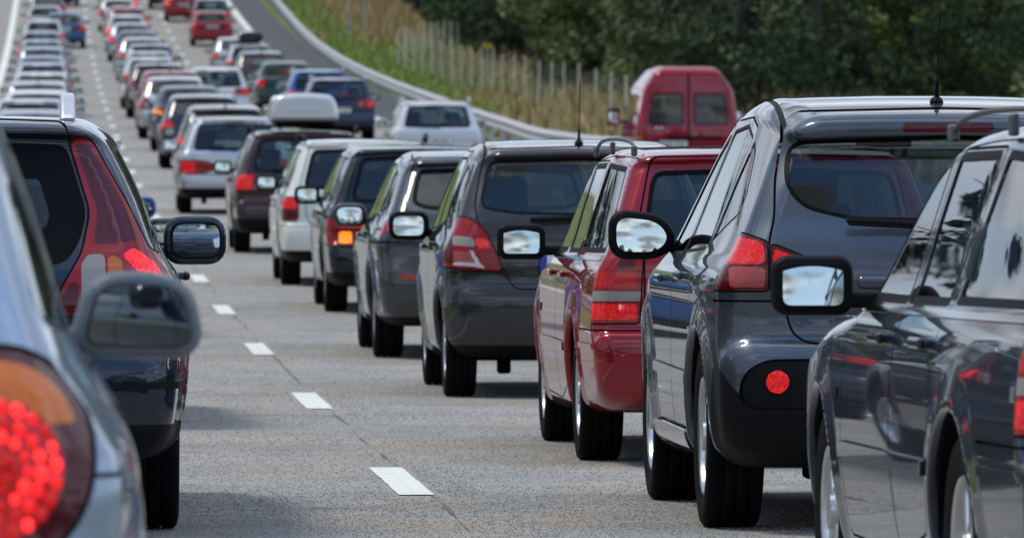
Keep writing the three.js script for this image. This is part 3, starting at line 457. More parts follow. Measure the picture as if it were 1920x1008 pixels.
// guard rails: a W-shaped steel beam on posts
const galv = (() => { const t = colourTex(256, (() => { const a = tileNoise(256, 40, 301), b = tileNoise(256, 9, 302); return (i, j) => { const v = 178 + (a(i, j) - 0.5) * 40 + (b(i, j) - 0.5) * 40; return [v, v + 2, v + 4]; }; })()); return std({ map: t, metalness: 0.25, roughness: 0.5 }); })();
function guardRail(name, label, pts, step, side) {
  const root = new THREE.Group(); root.name = name; tag(root, label, 'guard rail'); scene.add(root);
  const cv = new THREE.CatmullRomCurve3(pts.map(([x, d]) => new THREE.Vector3(x, 0, -d)), false, 'centripetal'), len = cv.getLength(), n = Math.round(len / 1.5), prof = [[0, 0.44], [-0.04, 0.47], [-0.085, 0.50], [-0.085, 0.54], [-0.02, 0.585], [-0.02, 0.615], [-0.085, 0.66], [-0.085, 0.70], [-0.04, 0.73], [0, 0.76], [0.015, 0.76], [0.015, 0.44]];
  const pos = [], uv = [], idx = [], m = prof.length;
  for (let i = 0; i <= n; i++) { const p = cv.getPointAt(i / n), t = cv.getTangentAt(i / n), nx = -t.z * side, nz = t.x * side, y = elev(-p.z); prof.forEach(([a, h], k) => { const o = -a; pos.push(p.x - nx * o, y + h, p.z - nz * o); uv.push(i * 1.5, k * 0.05); }); if (i) for (let k = 0; k < m; k++) { const a = (i - 1) * m + k, b = (i - 1) * m + (k + 1) % m, c = i * m + k, d = i * m + (k + 1) % m; idx.push(a, b, d, a, d, c); } }
  const g0 = new THREE.BufferGeometry(); g0.setAttribute('position', new THREE.Float32BufferAttribute(pos, 3)); g0.setAttribute('uv', new THREE.Float32BufferAttribute(uv, 2)); g0.setIndex(idx); const g = g0.toNonIndexed(); g.computeVertexNormals(); mesh('rail_beam', g, galv, root);
  const post = box(0.10, 0.85, 0.06, 0.01), cnt = Math.floor(len / step); for (let i = 0; i <= cnt; i++) { const p = cv.getPointAt(i / cnt), t = cv.getTangentAt(i / cnt); const o = mesh('post', post, galv, root); o.position.set(p.x - (-t.z * side) * -0.075, elev(-p.z) + 0.30, p.z - t.x * side * -0.075); o.rotation.y = Math.atan2(t.x, t.z); }
}
guardRail('guard_rail', 'pale steel guard rail curving along the grass verge right of the road', [[24, 141], [17, 144], [12, 146], [9.4, 149], [8.45, 156], [8.3, 175], [8.35, 220], [8.6, 300], [9.0, 370], [9.3, 450], [9.6, 560]], 4, 1);
guardRail('guard_rail_001', 'steel guard rail along the left edge of the road', [[-5.0, 60], [-5.0, 200], [-5.0, 350], [-5.0, 560]], 4, -1);

// wire fence on the verge
const woodMat = std({ color: col(0.72, 0.64, 0.50), roughness: 0.95 }), wireMat = std({ color: col(0.42, 0.44, 0.46), roughness: 0.5, metalness: 0.6 });
function wireFence(name, label, pts, step, h) {
  const root = new THREE.Group(); root.name = name; tag(root, label, 'fence'); scene.add(root);
  const cv = new THREE.CatmullRomCurve3(pts.map(([x, d]) => new THREE.Vector3(x, 0, -d))), n = Math.round(cv.getLength() / step), wires = [], P = [];
  for (let i = 0; i <= n; i++) { const p = cv.getPointAt(i / n), y = elev(-p.z) + bank(p.x, -p.z), hh = h * rr(0.94, 1.08), lean = rr(-0.03, 0.03); const g = new THREE.CylinderGeometry(0.025, 0.031, hh + 0.3, 7); g.translate(0, hh / 2 - 0.15, 0); const o = mesh('fence_post', g, woodMat, root); o.position.set(p.x, y, p.z); o.rotation.z = lean; P.push([p.x, y, p.z]); }
  for (let i = 0; i < n; i++) { const a = P[i], b = P[i + 1], L = Math.hypot(b[0] - a[0], b[2] - a[2]), ry = Math.atan2(-(b[2] - a[2]), b[0] - a[0]), rz = Math.atan2(b[1] - a[1], L); for (let k = 0; k < 7; k++) { const g = new THREE.BoxGeometry(L, 0.0035, 0.0035); g.rotateZ(rz); g.rotateY(ry); g.translate((a[0] + b[0]) / 2, (a[1] + b[1]) / 2 + 0.12 + k * h * 0.115, (a[2] + b[2]) / 2); wires.push(g); } for (let k = 1; k < 9; k++) { const t = k / 9, g = new THREE.BoxGeometry(0.004, h * 0.82, 0.004); g.translate(lerp(a[0], b[0], t), lerp(a[1], b[1], t) + 0.12 + h * 0.41, lerp(a[2], b[2], t)); wires.push(g); } }
  const w = mesh('wire_mesh', merge(wires), wireMat, root); w.userData.kind = 'stuff';
}
wireFence('wire_fence', 'wire fence with pale posts along the dry grass below the trees', [[13.2, 186], [12.95, 200], [12.5, 230], [12.2, 255], [11.85, 275], [11.4, 300]], 5, 1.42);
wireFence('wire_fence_001', 'short wire fence on the slope behind, turning up to the trees', [[12.2, 312], [14.5, 326], [17, 340], [19, 352]], 2.2, 1.15);
for (const [x, d, l] of [[11.25, 345, 'left of two slim grey poles on the green verge'], [11.85, 343, 'right of two slim grey poles on the green verge']]) { const g = new THREE.Group(); g.name = numbered('pole'); mesh('shaft', place(new THREE.CylinderGeometry(0.045, 0.055, 5, 12), 0, 2.5, 0), galv, g); mesh('foot', place(box(0.22, 0.16, 0.22, 0.02), 0, 0.05, 0), galv, g); mesh('cap', place(new THREE.SphereGeometry(0.05, 12, 6), 0, 5, 0), galv, g); mesh('clamp', place(new THREE.CylinderGeometry(0.075, 0.075, 0.3, 12), 0, l[0] === 'r' ? 0.95 : 3.2, 0), galv, g); g.position.set(x, elev(d) + bank(x, d), -d); tag(g, l, 'pole'); scene.add(g); }
{ const g = new THREE.Group(); g.name = 'marker_sign'; mesh('plate', place(box(0.34, 0.12, 0.02, 0.01), 0, 1.52, 0), std({ color: col(0.62, 0.42, 0.02), roughness: 0.6 }), g); mesh('stake', place(new THREE.CylinderGeometry(0.02, 0.024, 1.5, 8), 0, 0.73, -0.03), woodMat, g); g.position.set(12.45, elev(257) + bank(12.45, 257), -257); tag(g, 'small yellow marker plate on a stake at the fence', 'sign'); scene.add(g); }

// ---------------------------------------------------------------- trees and grass
const barkMat = std({ color: col(0.06, 0.05, 0.04), roughness: 1 });
function leafMat() { return std({ vertexColors: true, roughness: 0.9, side: THREE.DoubleSide }); }
const LEAF = leafMat();
function crownGeo(n, clumps, Rx, H, base, tone, size) {
  const pos = [], nor = [], cl = [];
  const C = []; for (let i = 0; i < clumps; i++) { const t = Math.pow(rnd(), 1.25), y = lerp(base, H, t), prof = Math.pow(Math.sin(Math.PI * clamp(0.20 + 0.80 * t, 0, 1)), 0.6), a = rr(0, Math.PI * 2), rad = Rx * prof * Math.sqrt(rr(0.25, 1)); C.push([Math.cos(a) * rad, y, Math.sin(a) * rad, rr(0.45, 1.05) * Rx * 0.26, rr(0.6, 1.5), rr(-0.14, 0.14)]); }
  for (let i = 0; i < n; i++) {
    const c = C[(rnd() * clumps) | 0], u = rr(-1, 1), a = rr(0, Math.PI * 2), q = Math.sqrt(1 - u * u), r = c[3] * Math.pow(rnd(), 0.45), x = c[0] + q * Math.cos(a) * r, y = c[1] + u * r * 0.75, z = c[2] + q * Math.sin(a) * r;
    if (y < 0.05) continue;
    const s = size * rr(0.6, 1.3), n1 = new THREE.Vector3(rr(-1, 1), rr(-0.2, 1.2), rr(-1, 1)).normalize(), t1 = new THREE.Vector3(rr(-1, 1), rr(-1, 1), rr(-1, 1)).cross(n1).normalize(), t2 = n1.clone().cross(t1), b = c[4] * rr(0.75, 1.25);
    const P = [[-s, 0], [0, -s * 0.48], [s, 0], [0, s * 0.48]].map(([p, w]) => [x + t1.x * p + t2.x * w, y + t1.y * p + t2.y * w, z + t1.z * p + t2.z * w]);
    for (const k of [0, 1, 2, 0, 2, 3]) { pos.push(...P[k]); nor.push(n1.x, n1.y, n1.z); cl.push(tone[0] * b * (1 + c[5]), tone[1] * b, tone[2] * b * (1 - c[5])); }
  }
  const g = new THREE.BufferGeometry(); g.setAttribute('position', new THREE.Float32BufferAttribute(pos, 3)); g.setAttribute('normal', new THREE.Float32BufferAttribute(nor, 3)); g.setAttribute('color', new THREE.Float32BufferAttribute(cl, 3)); return g;
}
function limb(a, b, r0, r1) { const v = new THREE.Vector3(b[0] - a[0], b[1] - a[1], b[2] - a[2]), g = new THREE.CylinderGeometry(r1, r0, v.length(), 7); g.translate(0, v.length() / 2, 0); g.applyQuaternion(new THREE.Quaternion().setFromUnitVectors(new THREE.Vector3(0, 1, 0), v.normalize())); g.translate(...a); return g; }
function trunkGeo(H, Rx) { const l = []; let p = [0, -0.3, 0]; for (let i = 0; i < 5; i++) { const q = [p[0] + rr(-0.2, 0.2), -0.3 + (i + 1) * H * 0.17, p[2] + rr(-0.2, 0.2)]; l.push(limb(p, q, 0.24 * (1 - i * 0.17), 0.24 * (1 - (i + 1) * 0.17))); for (let k = 0; k < 3; k++) { const a = rr(0, 6.28), e = Rx * rr(0.5, 0.85); l.push(limb(q, [q[0] + Math.cos(a) * e, q[1] + rr(0.4, 1.6), q[2] + Math.sin(a) * e], 0.07, 0.015)); } p = q; } return merge(l); }
const KINDS = [
  { tone: [0.042, 0.070, 0.026], H: 12, R: 4.2, base: 0.4, word: 'dark green' }, { tone: [0.105, 0.128, 0.048], H: 9, R: 3.6, base: 0.3, word: 'olive green' }, { tone: [0.024, 0.044, 0.028], H: 14, R: 3.6, base: 0.8, word: 'deep blue-green' }, { tone: [0.110, 0.150, 0.034], H: 8, R: 3.0, base: 0.25, word: 'light yellow-green' },
].map(k => ({ ...k, crown: crownGeo(15000, 95, k.R, k.H, k.base, k.tone, 0.135), trunk: trunkGeo(k.H, k.R) }));
function tree(k, x, d, s, label, group, turn) { const K = KINDS[k], g = new THREE.Group(); g.name = numbered('broadleaf_tree'); mesh('trunk', K.trunk, barkMat, g); mesh('crown', K.crown, LEAF, g); g.position.set(x, elev(d) + bank(x, d) - 0.05, -d); g.rotation.y = turn; g.scale.setScalar(s); tag(g, label, 'tree', group); scene.add(g); }
const ORD = ['', 'first', 'second', 'third', 'fourth', 'fifth', 'sixth', 'seventh', 'eighth', 'ninth', 'tenth', 'eleventh', 'twelfth', 'thirteenth', 'fourteenth', 'fifteenth', 'sixteenth', 'seventeenth', 'eighteenth', 'nineteenth', 'twentieth', 'twenty-first', 'twenty-second', 'twenty-third', 'twenty-fourth', 'twenty-fifth', 'twenty-sixth', 'twenty-seventh'];
const EDGE = 'trees of the wood behind the fence', rightTrees = [];
for (let i = 0; i < 27; i++) rightTrees.push([17.2 + rr(-0.6, 1.6), 206 + i * 8.3 + rr(-2, 2), 'front']);
for (let i = 0; i < 17; i++) rightTrees.push([22.5 + rr(-1, 2), 204 + i * 12 + rr(-3, 3), 'second']);
for (let i = 0; i < 9; i++) rightTrees.push([28.5 + rr(-1.5, 2.5), 214 + i * 13 + rr(-3, 3), 'third']);
for (let i = 0; i < 7; i++) rightTrees.push([36 + rr(-2, 3), 280 + i * 16 + rr(-3, 3), 'fourth']);
rightTrees.forEach(([x, d, row], i) => { const k = row === 'front' && d > 236 && d < 276 ? 1 : row === 'front' && d > 282 ? [2, 0][i % 2] : [0, 2, 1, 0, 3, 2, 0, 1][i % 8]; tree(k, x, d, rr(0.85, 1.25), `${KINDS[k].word} tree, ${ORD[rightTrees.filter((t, j) => j <= i && t[2] === row).length]} in the ${row} row of the wood counted from the van`, EDGE, rr(0, 6.28)); });
for (let i = 0; i < 22; i++) { const k = [2, 0, 1][i % 3]; tree(k, -22 + rr(-3, 1.5), 40 + i * 13 + rr(-4, 4), rr(0.62, 1.0), `tree left of the road outside the picture, ${ORD[i + 1]} from the lens, mirrored in car windows`, 'trees left of the road', rr(0, 6.28)); }
for (let i = 0; i < 13; i++) { const k = [2, 0, 1][i % 3]; tree(k, -36 + i * 6 + rr(-1.5, 1.5), -128 + rr(-4, 4), rr(0.9, 1.3), `tree across the bend behind the lens, ${ORD[i + 1]} from the left, mirrored in tailgates`, 'trees behind the lens', rr(0, 6.28)); }
for (let i = 0; i < 10; i++) { const k = [2, 0, 2, 1][i % 4]; tree(k, 17 + rr(-1.5, 3), -38 - i * 7.5 + rr(-2, 2), rr(0.8, 1.2), `tree behind the lens, ${ORD[i + 1]} from it, mirrored dark in the door mirrors`, 'trees behind the lens', rr(0, 6.28)); }
{ // tall grass on the verge: one mass
  const bl = []; for (let i = 0; i < 7; i++) { const a = rr(0, 6.28), l = rr(0.06, 0.2), h = rr(0.5, 1), w = 0.02; const g = new THREE.BufferGeometry(); const bx = Math.cos(a) * 0.06, bz = Math.sin(a) * 0.06, tx = Math.cos(a) * l + bx, tz = Math.sin(a) * l + bz, px = -Math.sin(a) * w, pz = Math.cos(a) * w; g.setAttribute('position', new THREE.Float32BufferAttribute([bx - px, 0, bz - pz, bx + px, 0, bz + pz, tx, h, tz], 3)); g.setAttribute('normal', new THREE.Float32BufferAttribute([0, 1, 0.2, 0, 1, 0.2, 0, 1, 0.2], 3)); bl.push(g); }
  const n = 34000, im = new THREE.InstancedMesh(mergeGeometries(bl), std({ roughness: 1, side: THREE.DoubleSide, color: col(1, 1, 1) }), n), m4 = new THREE.Matrix4(), c = new THREE.Color(), q = new THREE.Quaternion(), up = new THREE.Vector3(0, 1, 0);
  for (let i = 0; i < n; i++) { const d = 148 + 290 * Math.pow(rnd(), 1.1), x = rr(9.1, 19), dry = sstep(0.42, 0.68, fbm(x * 0.35, d * 0.05, 7, 4) + 0.13 * sstep(10.4, 12.6, x) + 0.10 * sstep(235, 190, d) - 0.08 - 0.06 * sstep(235, 275, d)), tall = sstep(11.4, 12.6, x) * sstep(0.5, 0.62, fbm(x * 0.5, d * 0.09, 31, 3) + 0.06), h = (lerp(0.16, 0.62, dry) + 0.45 * tall) * rr(0.6, 1.3) * (x < 10 ? 0.6 : 1); q.setFromAxisAngle(up, rr(0, 6.28)); m4.compose(new THREE.Vector3(x, elev(d) + bank(x, d) - 0.06, -d), q, new THREE.Vector3(1, h, 1)); im.setMatrixAt(i, m4); const v = rr(0.7, 1.3); const dd = Math.min(1, dry + 0.7 * tall); c.setRGB(lerp(0.15, 0.30, dd) * v, lerp(0.235, 0.235, dd) * v, lerp(0.048, 0.12, dd) * v); im.setColorAt(i, c); }
  im.name = 'verge_grass'; im.castShadow = im.receiveShadow = true; tag(im, 'green and dry tan grass covering the verge behind the guard rail', 'grass', null, 'stuff'); scene.add(im);
}

{ // coarse stone chippings standing proud of the worn asphalt between the two near queues
  const g = new THREE.IcosahedronGeometry(1, 0), n = 170000, im = new THREE.InstancedMesh(g, std({ roughness: 0.9, color: col(1, 1, 1) }), n), m4 = new THREE.Matrix4(), q = new THREE.Quaternion(), e = new THREE.Euler(), c = new THREE.Color(), p = new THREE.Vector3(), s = new THREE.Vector3();
  for (let i = 0; i < n; i++) { let d = 27 + 90 * Math.pow(rnd(), 1.5), x = rr(-1.35, d < 34 ? 1.5 : 2.6); if (Math.abs(x) < 0.09 && Math.abs(((d - 34.6 + 606) % 12) - 6) < 1.7) x += 0.2; const r = (0.0016 + 0.0028 * Math.pow(rnd(), 2)) * (1 - 0.6 * sstep(70, 117, d)); e.set(rr(0, 6), rr(0, 6), rr(0, 6)); q.setFromEuler(e); p.set(x, elev(d) + r * 0.25, -d); s.set(r, r * 0.8, r); m4.compose(p, q, s); im.setMatrixAt(i, m4); const v = 0.215 + 0.05 * rnd() - (rnd() < 0.05 ? 0.07 : 0) + (rnd() < 0.03 ? 0.08 : 0); c.setRGB(v * 1.05, v, v * 0.92); im.setColorAt(i, c); }
  im.name = 'road_chippings'; im.castShadow = im.receiveShadow = true; tag(im, 'coarse grey stone chippings in the worn asphalt', 'chippings', null, 'stuff'); scene.add(im);
}
// ---------------------------------------------------------------- car models (z = 0 at the rear axle, +z to the rear, half outlines in x)
const model = new Map();
const getModel = (k, fn) => { if (!model.has(k)) model.set(k, buildModel(fn())); return model.get(k); };

function crossoverSpec(h = 0.018, lod = 0) {
  return {
    h, lod, W: 0.89, wb: 2.63, R: 0.345, tw: 0.215, belt: 1.02, spokes: 5, glass: 'tint', rBody: 0.11, rGreen: 0.09, bowR: 0.085, taperR: [0.05, 0.13], flare: 0.022,
    prof: [[0.45, 0.24], [0.62, 0.25], [0.74, 0.31], [0.795, 0.42], [0.815, 0.55], [0.81, 0.64], [0.775, 0.70], [0.742, 0.725], [0.732, 0.79], [0.735, 0.85], [0.755, 0.925], [0.748, 0.98], [0.715, 1.07], [0.665, 1.16], [0.60, 1.30], [0.535, 1.425], [0.535, 1.448], [0.585, 1.458], [0.612, 1.472], [0.612, 1.52], [0.58, 1.545], [0.45, 1.566], [0.1, 1.606], [-0.45, 1.632], [-0.95, 1.622], [-1.22, 1.575], [-1.75, 1.27], [-2.12, 1.07], [-2.35, 1.02], [-2.95, 0.93], [-3.28, 0.80], [-3.44, 0.62], [-3.46, 0.42], [-3.38, 0.25], [-3.1, 0.22], [-1.3, 0.21], [0.45, 0.24]],
    wid: [[0.15, 0.78], [0.24, 0.835], [0.36, 0.868], [0.52, 0.882], [0.70, 0.884], [0.86, 0.878], [0.97, 0.855], [1.03, 0.825], [1.09, 0.80], [1.3, 0.725], [1.5, 0.65], [1.62, 0.605]],
    crease: [[0.93, 0.012, 0.10]], ditch: { x: 0.575, z0: -1.15, z1: 0.40 },
    sideWins: [{ p: [[-1.30, 1.015], [-1.92, 1.01], [-1.80, 1.10], [-1.33, 1.40], [-1.16, 1.475], [-1.05, 1.49]], door: 1, r: 0.03, seal: 0.014 }, { p: [[-0.99, 1.025], [-1.245, 1.02], [-1.0, 1.50], [-0.45, 1.52], [-0.15, 1.47], [-0.35, 1.04]], door: 0, r: 0.03, seal: 0.014 }, { p: [[-0.27, 1.06], [-0.09, 1.46], [0.06, 1.41], [0.26, 1.24], [0.22, 1.17]], r: 0.03, seal: 0.014 }],
    screen: { p: [[-0.1, 1.06], [0.70, 1.06], [0.60, 1.51], [-0.1, 1.535]], z: -0.9 },
    rearWin: { p: [[-0.1, 1.145], [0.36, 1.155], [0.54, 1.20], [0.605, 1.285], [0.595, 1.40], [0.56, 1.452], [-0.1, 1.475]], r: 0.05, z: 0.2, band: 0.016 },
    lights: [
      { p: [[0.675, 0.900], [0.675, 1.076], [0.80, 1.124], [1.0, 1.15], [1.0, 0.900]], r: 0.012, z: 0.47, mat: 'darkred', segs: [{ p: [[0.685, 0.995], [0.685, 1.072], [0.775, 1.098], [0.80, 1.07], [0.81, 0.995]], mat: 'stop', r: 0.02 }, { p: [[0.685, 0.912], [0.685, 0.985], [0.81, 0.985], [0.81, 0.912]], mat: 'pink' }, { p: [[0.79, 0.99], [0.80, 1.07], [1.0, 1.14], [1.0, 0.99]], mat: 'red' }] },
      { p: [[0.663, 0.905], [0.661, 1.070], [0.52, 1.012], [0.455, 0.955], [0.475, 0.925], [0.53, 0.905]], r: 0.02, z: 0.3, mat: 'darkred', segs: [{ f: circleSDF(0.532, 0.955, 0.032), mat: 'clear', name: 'reversing_lamp' }, { p: [[0.655, 0.96], [0.655, 1.055], [0.57, 1.02], [0.50, 0.985]], mat: 'stop' }] }],
    high: { p: [[-0.1, 1.482], [0.17, 1.482], [0.17, 1.516], [-0.1, 1.516]], z: 0.5 },
    tailgate: { p: [[-0.1, 0.705], [0.53, 0.705], [0.585, 0.74], [0.62, 0.86], [0.669, 0.90], [0.668, 1.08], [0.645, 1.16], [0.635, 1.30], [0.60, 1.47], [0.58, 1.56], [-0.1, 1.575]], r: 0.03, z: 0.30 },
    bumper: { y: 0.86, rise: 0, z: 0.44, cuts: [{ name: 'rear_fog_lamp', f: circleSDF(0.645, 0.565, 0.042), mat: 'stopglow', lr: true, off: 0.004 }, { name: 'bumper_insert', p: [[-0.1, 0.468], [0.74, 0.462], [0.79, 0.51], [0.77, 0.60], [0.69, 0.648], [-0.1, 0.66]], r: 0.05, mat: 'trim', off: -0.012 }, { name: 'bumper_skirt', f3: (x, y, z) => y - (0.452 + 0.16 * sstep(0.80, 0.60, z)), mat: 'trim' }] },
    doors: [{ p: [[-1.22, 0.31], [-1.26, 1.0], [-1.02, 1.535], [-0.4, 1.545], [-0.10, 1.5], [-0.36, 1.0], [-0.40, 0.62], [-0.58, 0.36]], r: 0.05 }, { p: [[-1.24, 0.31], [-1.28, 1.0], [-1.05, 1.53], [-1.33, 1.45], [-2.05, 1.03], [-2.12, 0.86], [-2.12, 0.34]], r: 0.05 }],
    handles: [[-0.62, 0.94], [-1.55, 0.92]], sideTrim: [{ name: 'side_moulding', p: [[-0.46, 0.525], [-2.05, 0.545], [-2.05, 0.585], [-0.44, 0.575]], mat: 'paint', off: 0.012 }, { name: 'sill_moulding', p: [[-0.62, 0.275], [-2.1, 0.285], [-2.1, 0.355], [-0.56, 0.35]], mat: 'paint', off: 0.02 }],
    mirror: { z: -1.84, y: 1.085, out: 0.155, r: 0.06, p: [[-0.11, -0.075, 0.03], [0.07, -0.075], [0.125, -0.01, 0.07], [0.07, 0.065], [-0.11, 0.085, 0.03]], tilt: 0.075, turn: 0.05 }, mirrorMat: 'trim',
    antenna: [0.0, 1.592, 0.22, 0.36, 0.35], wiper: [0.02, 1.125, 0.715, 0.40, -0.06, -0.42], exhaust: [0.42, 0.26, 0.66], seatY: 0.12, headlight: [[0.4, 0.68], [0.4, 0.82], [0.95, 0.92], [0.95, 0.72]], plate: [0, 0.84, 0.748, 0],
    extra: ({ S, surfZ }) => [...[-1, 1].map(s => ({ name: 'lamp_ring', geo: place(new THREE.TorusGeometry(0.036, 0.006, 8, 28), s * 0.532, 0.955, surfZ(0.532, 0.955) + 0.006, 0, s * 0.12), mat: 'chrome' })), { name: 'number_plate_hood', geo: place(box(0.7, 0.05, 0.05, 0.02), 0, 0.93, 0.745), mat: 'paint', parent: 'gate' }],
  };
}
function estateSpec(h = 0.018, lod = 0) {                          // boxy estate with tall tail lights
  return {
    h, lod, W: 0.88, wb: 2.66, R: 0.315, tw: 0.2, belt: 0.94, spokes: 5, seal: 0.026, glass: 'tint', rBody: 0.075, rGreen: 0.075, bowR: 0.045, taperR: [0.05, 0.08], crown: 0.03, flare: 0.012,
    prof: [[0.7, 0.24], [0.92, 0.26], [1.06, 0.32], [1.10, 0.42], [1.105, 0.55], [1.09, 0.605], [1.035, 0.625], [1.025, 0.66], [1.02, 0.80], [1.0, 0.93], [0.965, 1.02], [0.80, 1.352], [0.785, 1.382], [0.81, 1.402], [0.80, 1.42], [0.65, 1.438], [0.0, 1.462], [-0.7, 1.462], [-1.15, 1.432], [-1.35, 1.38], [-1.9, 1.03], [-2.05, 0.955], [-2.2, 0.93], [-2.9, 0.86], [-3.4, 0.77], [-3.57, 0.66], [-3.62, 0.5], [-3.58, 0.3], [-3.4, 0.21], [-1.3, 0.20], [0.7, 0.24]],
    wid: [[0.15, 0.79], [0.22, 0.825], [0.35, 0.855], [0.5, 0.872], [0.62, 0.876], [0.78, 0.868], [0.88, 0.85], [0.935, 0.825], [0.97, 0.805], [1.2, 0.735], [1.38, 0.678], [1.47, 0.645]],
    sideWins: [{ p: [[-1.19, 0.955], [-1.94, 0.955], [-1.86, 1.02], [-1.40, 1.32], [-1.24, 1.37], [-1.13, 1.378]], door: 1, r: 0.03 }, { p: [[-0.42, 0.96], [-1.10, 0.955], [-1.04, 1.382], [-0.30, 1.386]], door: 0, r: 0.03 }, { p: [[-0.31, 0.965], [-0.19, 1.386], [0.58, 1.365], [0.82, 0.97]], r: 0.03 }],
    screen: { p: [[-0.1, 0.955], [0.72, 0.955], [0.60, 1.35], [-0.1, 1.375]], z: -1.0 },
    rearWin: { p: [[-0.1, 0.965], [0.615, 0.97], [0.56, 1.30], [0.53, 1.345], [-0.1, 1.368]], r: 0.04, z: 0.4, band: 0.022 },
    lights: [{ p: [[0.625, 0.655], [0.615, 0.84], [0.605, 0.98], [0.63, 1.06], [0.72, 1.06], [1.0, 0.98], [1.0, 0.655]], r: 0.02, z: 0.905, mat: 'red', segs: [{ p: [[0.60, 0.755], [0.60, 0.80], [1.0, 0.80], [1.0, 0.755]], mat: 'clear', r: 0.006 }, { p: [[0.635, 0.67], [0.635, 0.742], [1, 0.742], [1, 0.67]], mat: 'stop', r: 0.01 }, { p: [[0.635, 0.815], [0.635, 0.885], [1, 0.885], [1, 0.815]], mat: 'brightred', r: 0.01 }, { p: [[0.64, 0.90], [0.635, 1.04], [0.70, 1.04], [0.72, 0.90]], mat: 'darkred', r: 0.01 }] }],
    high: { p: [[-0.1, 1.378], [0.12, 1.378], [0.12, 1.394], [-0.1, 1.394]], z: 0.7 },
    tailgate: { p: [[-0.1, 0.64], [0.59, 0.64], [0.60, 0.80], [0.598, 0.98], [0.645, 1.0], [0.57, 1.34], [0.55, 1.41], [-0.1, 1.42]], r: 0.03, z: 0.5 },
    bumper: { y: 0.622, z: 0.40, cuts: [{ name: 'bumper_strip', p: [[-0.1, 0.535], [1.0, 0.535], [1.0, 0.56], [-0.1, 0.56]], r: 0.004, mat: 'paint', off: 0.01 }] },
    doors: [{ p: [[-1.10, 0.26], [-1.13, 0.96], [-1.06, 1.39], [-0.24, 1.395], [-0.37, 0.96], [-0.38, 0.62], [-0.52, 0.34]], r: 0.05 }, { p: [[-1.12, 0.26], [-1.15, 0.96], [-1.09, 1.385], [-1.27, 1.38], [-1.42, 1.33], [-2.04, 0.955], [-2.12, 0.82], [-2.14, 0.27]], r: 0.05 }],
    handles: [[-0.52, 0.86], [-1.32, 0.86]],
    sideTrim: [{ name: 'belt_moulding', p: [[0.80, 0.935], [-2.0, 0.925], [-2.0, 0.945], [0.80, 0.953]], mat: 'belttrim', off: 0.006, r: 0.004 }, { name: 'side_moulding', p: [[-0.44, 0.50], [-2.12, 0.50], [-2.12, 0.545], [-0.43, 0.545]], mat: 'paint', off: 0.014 }, { name: 'fuel_flap_badge', p: [[-2.20, 0.66], [-2.24, 0.66], [-2.24, 0.70], [-2.20, 0.70]], mat: 'trim', off: 0.004, r: 0.004 }],
    mirror: { z: -1.86, y: 1.0, w: 0.195, h: 0.13, out: 0.20, r: 0.028, tilt: 0.12 }, mirrorMat: 'trim',
    rails: { z0: -1.35, z1: 0.66, y: 1.482, in: 0.03, r: 0.0085, feet: [0.45], mat: 'railmat' }, seatY: -0.02, plate: [0, 0.74, 1.022, 0],
    wiper: [0, 0.985, 0.995, 0.42, -0.08, -0.42], exhaust: [-0.4, 0.24, 0.98],
  };
}
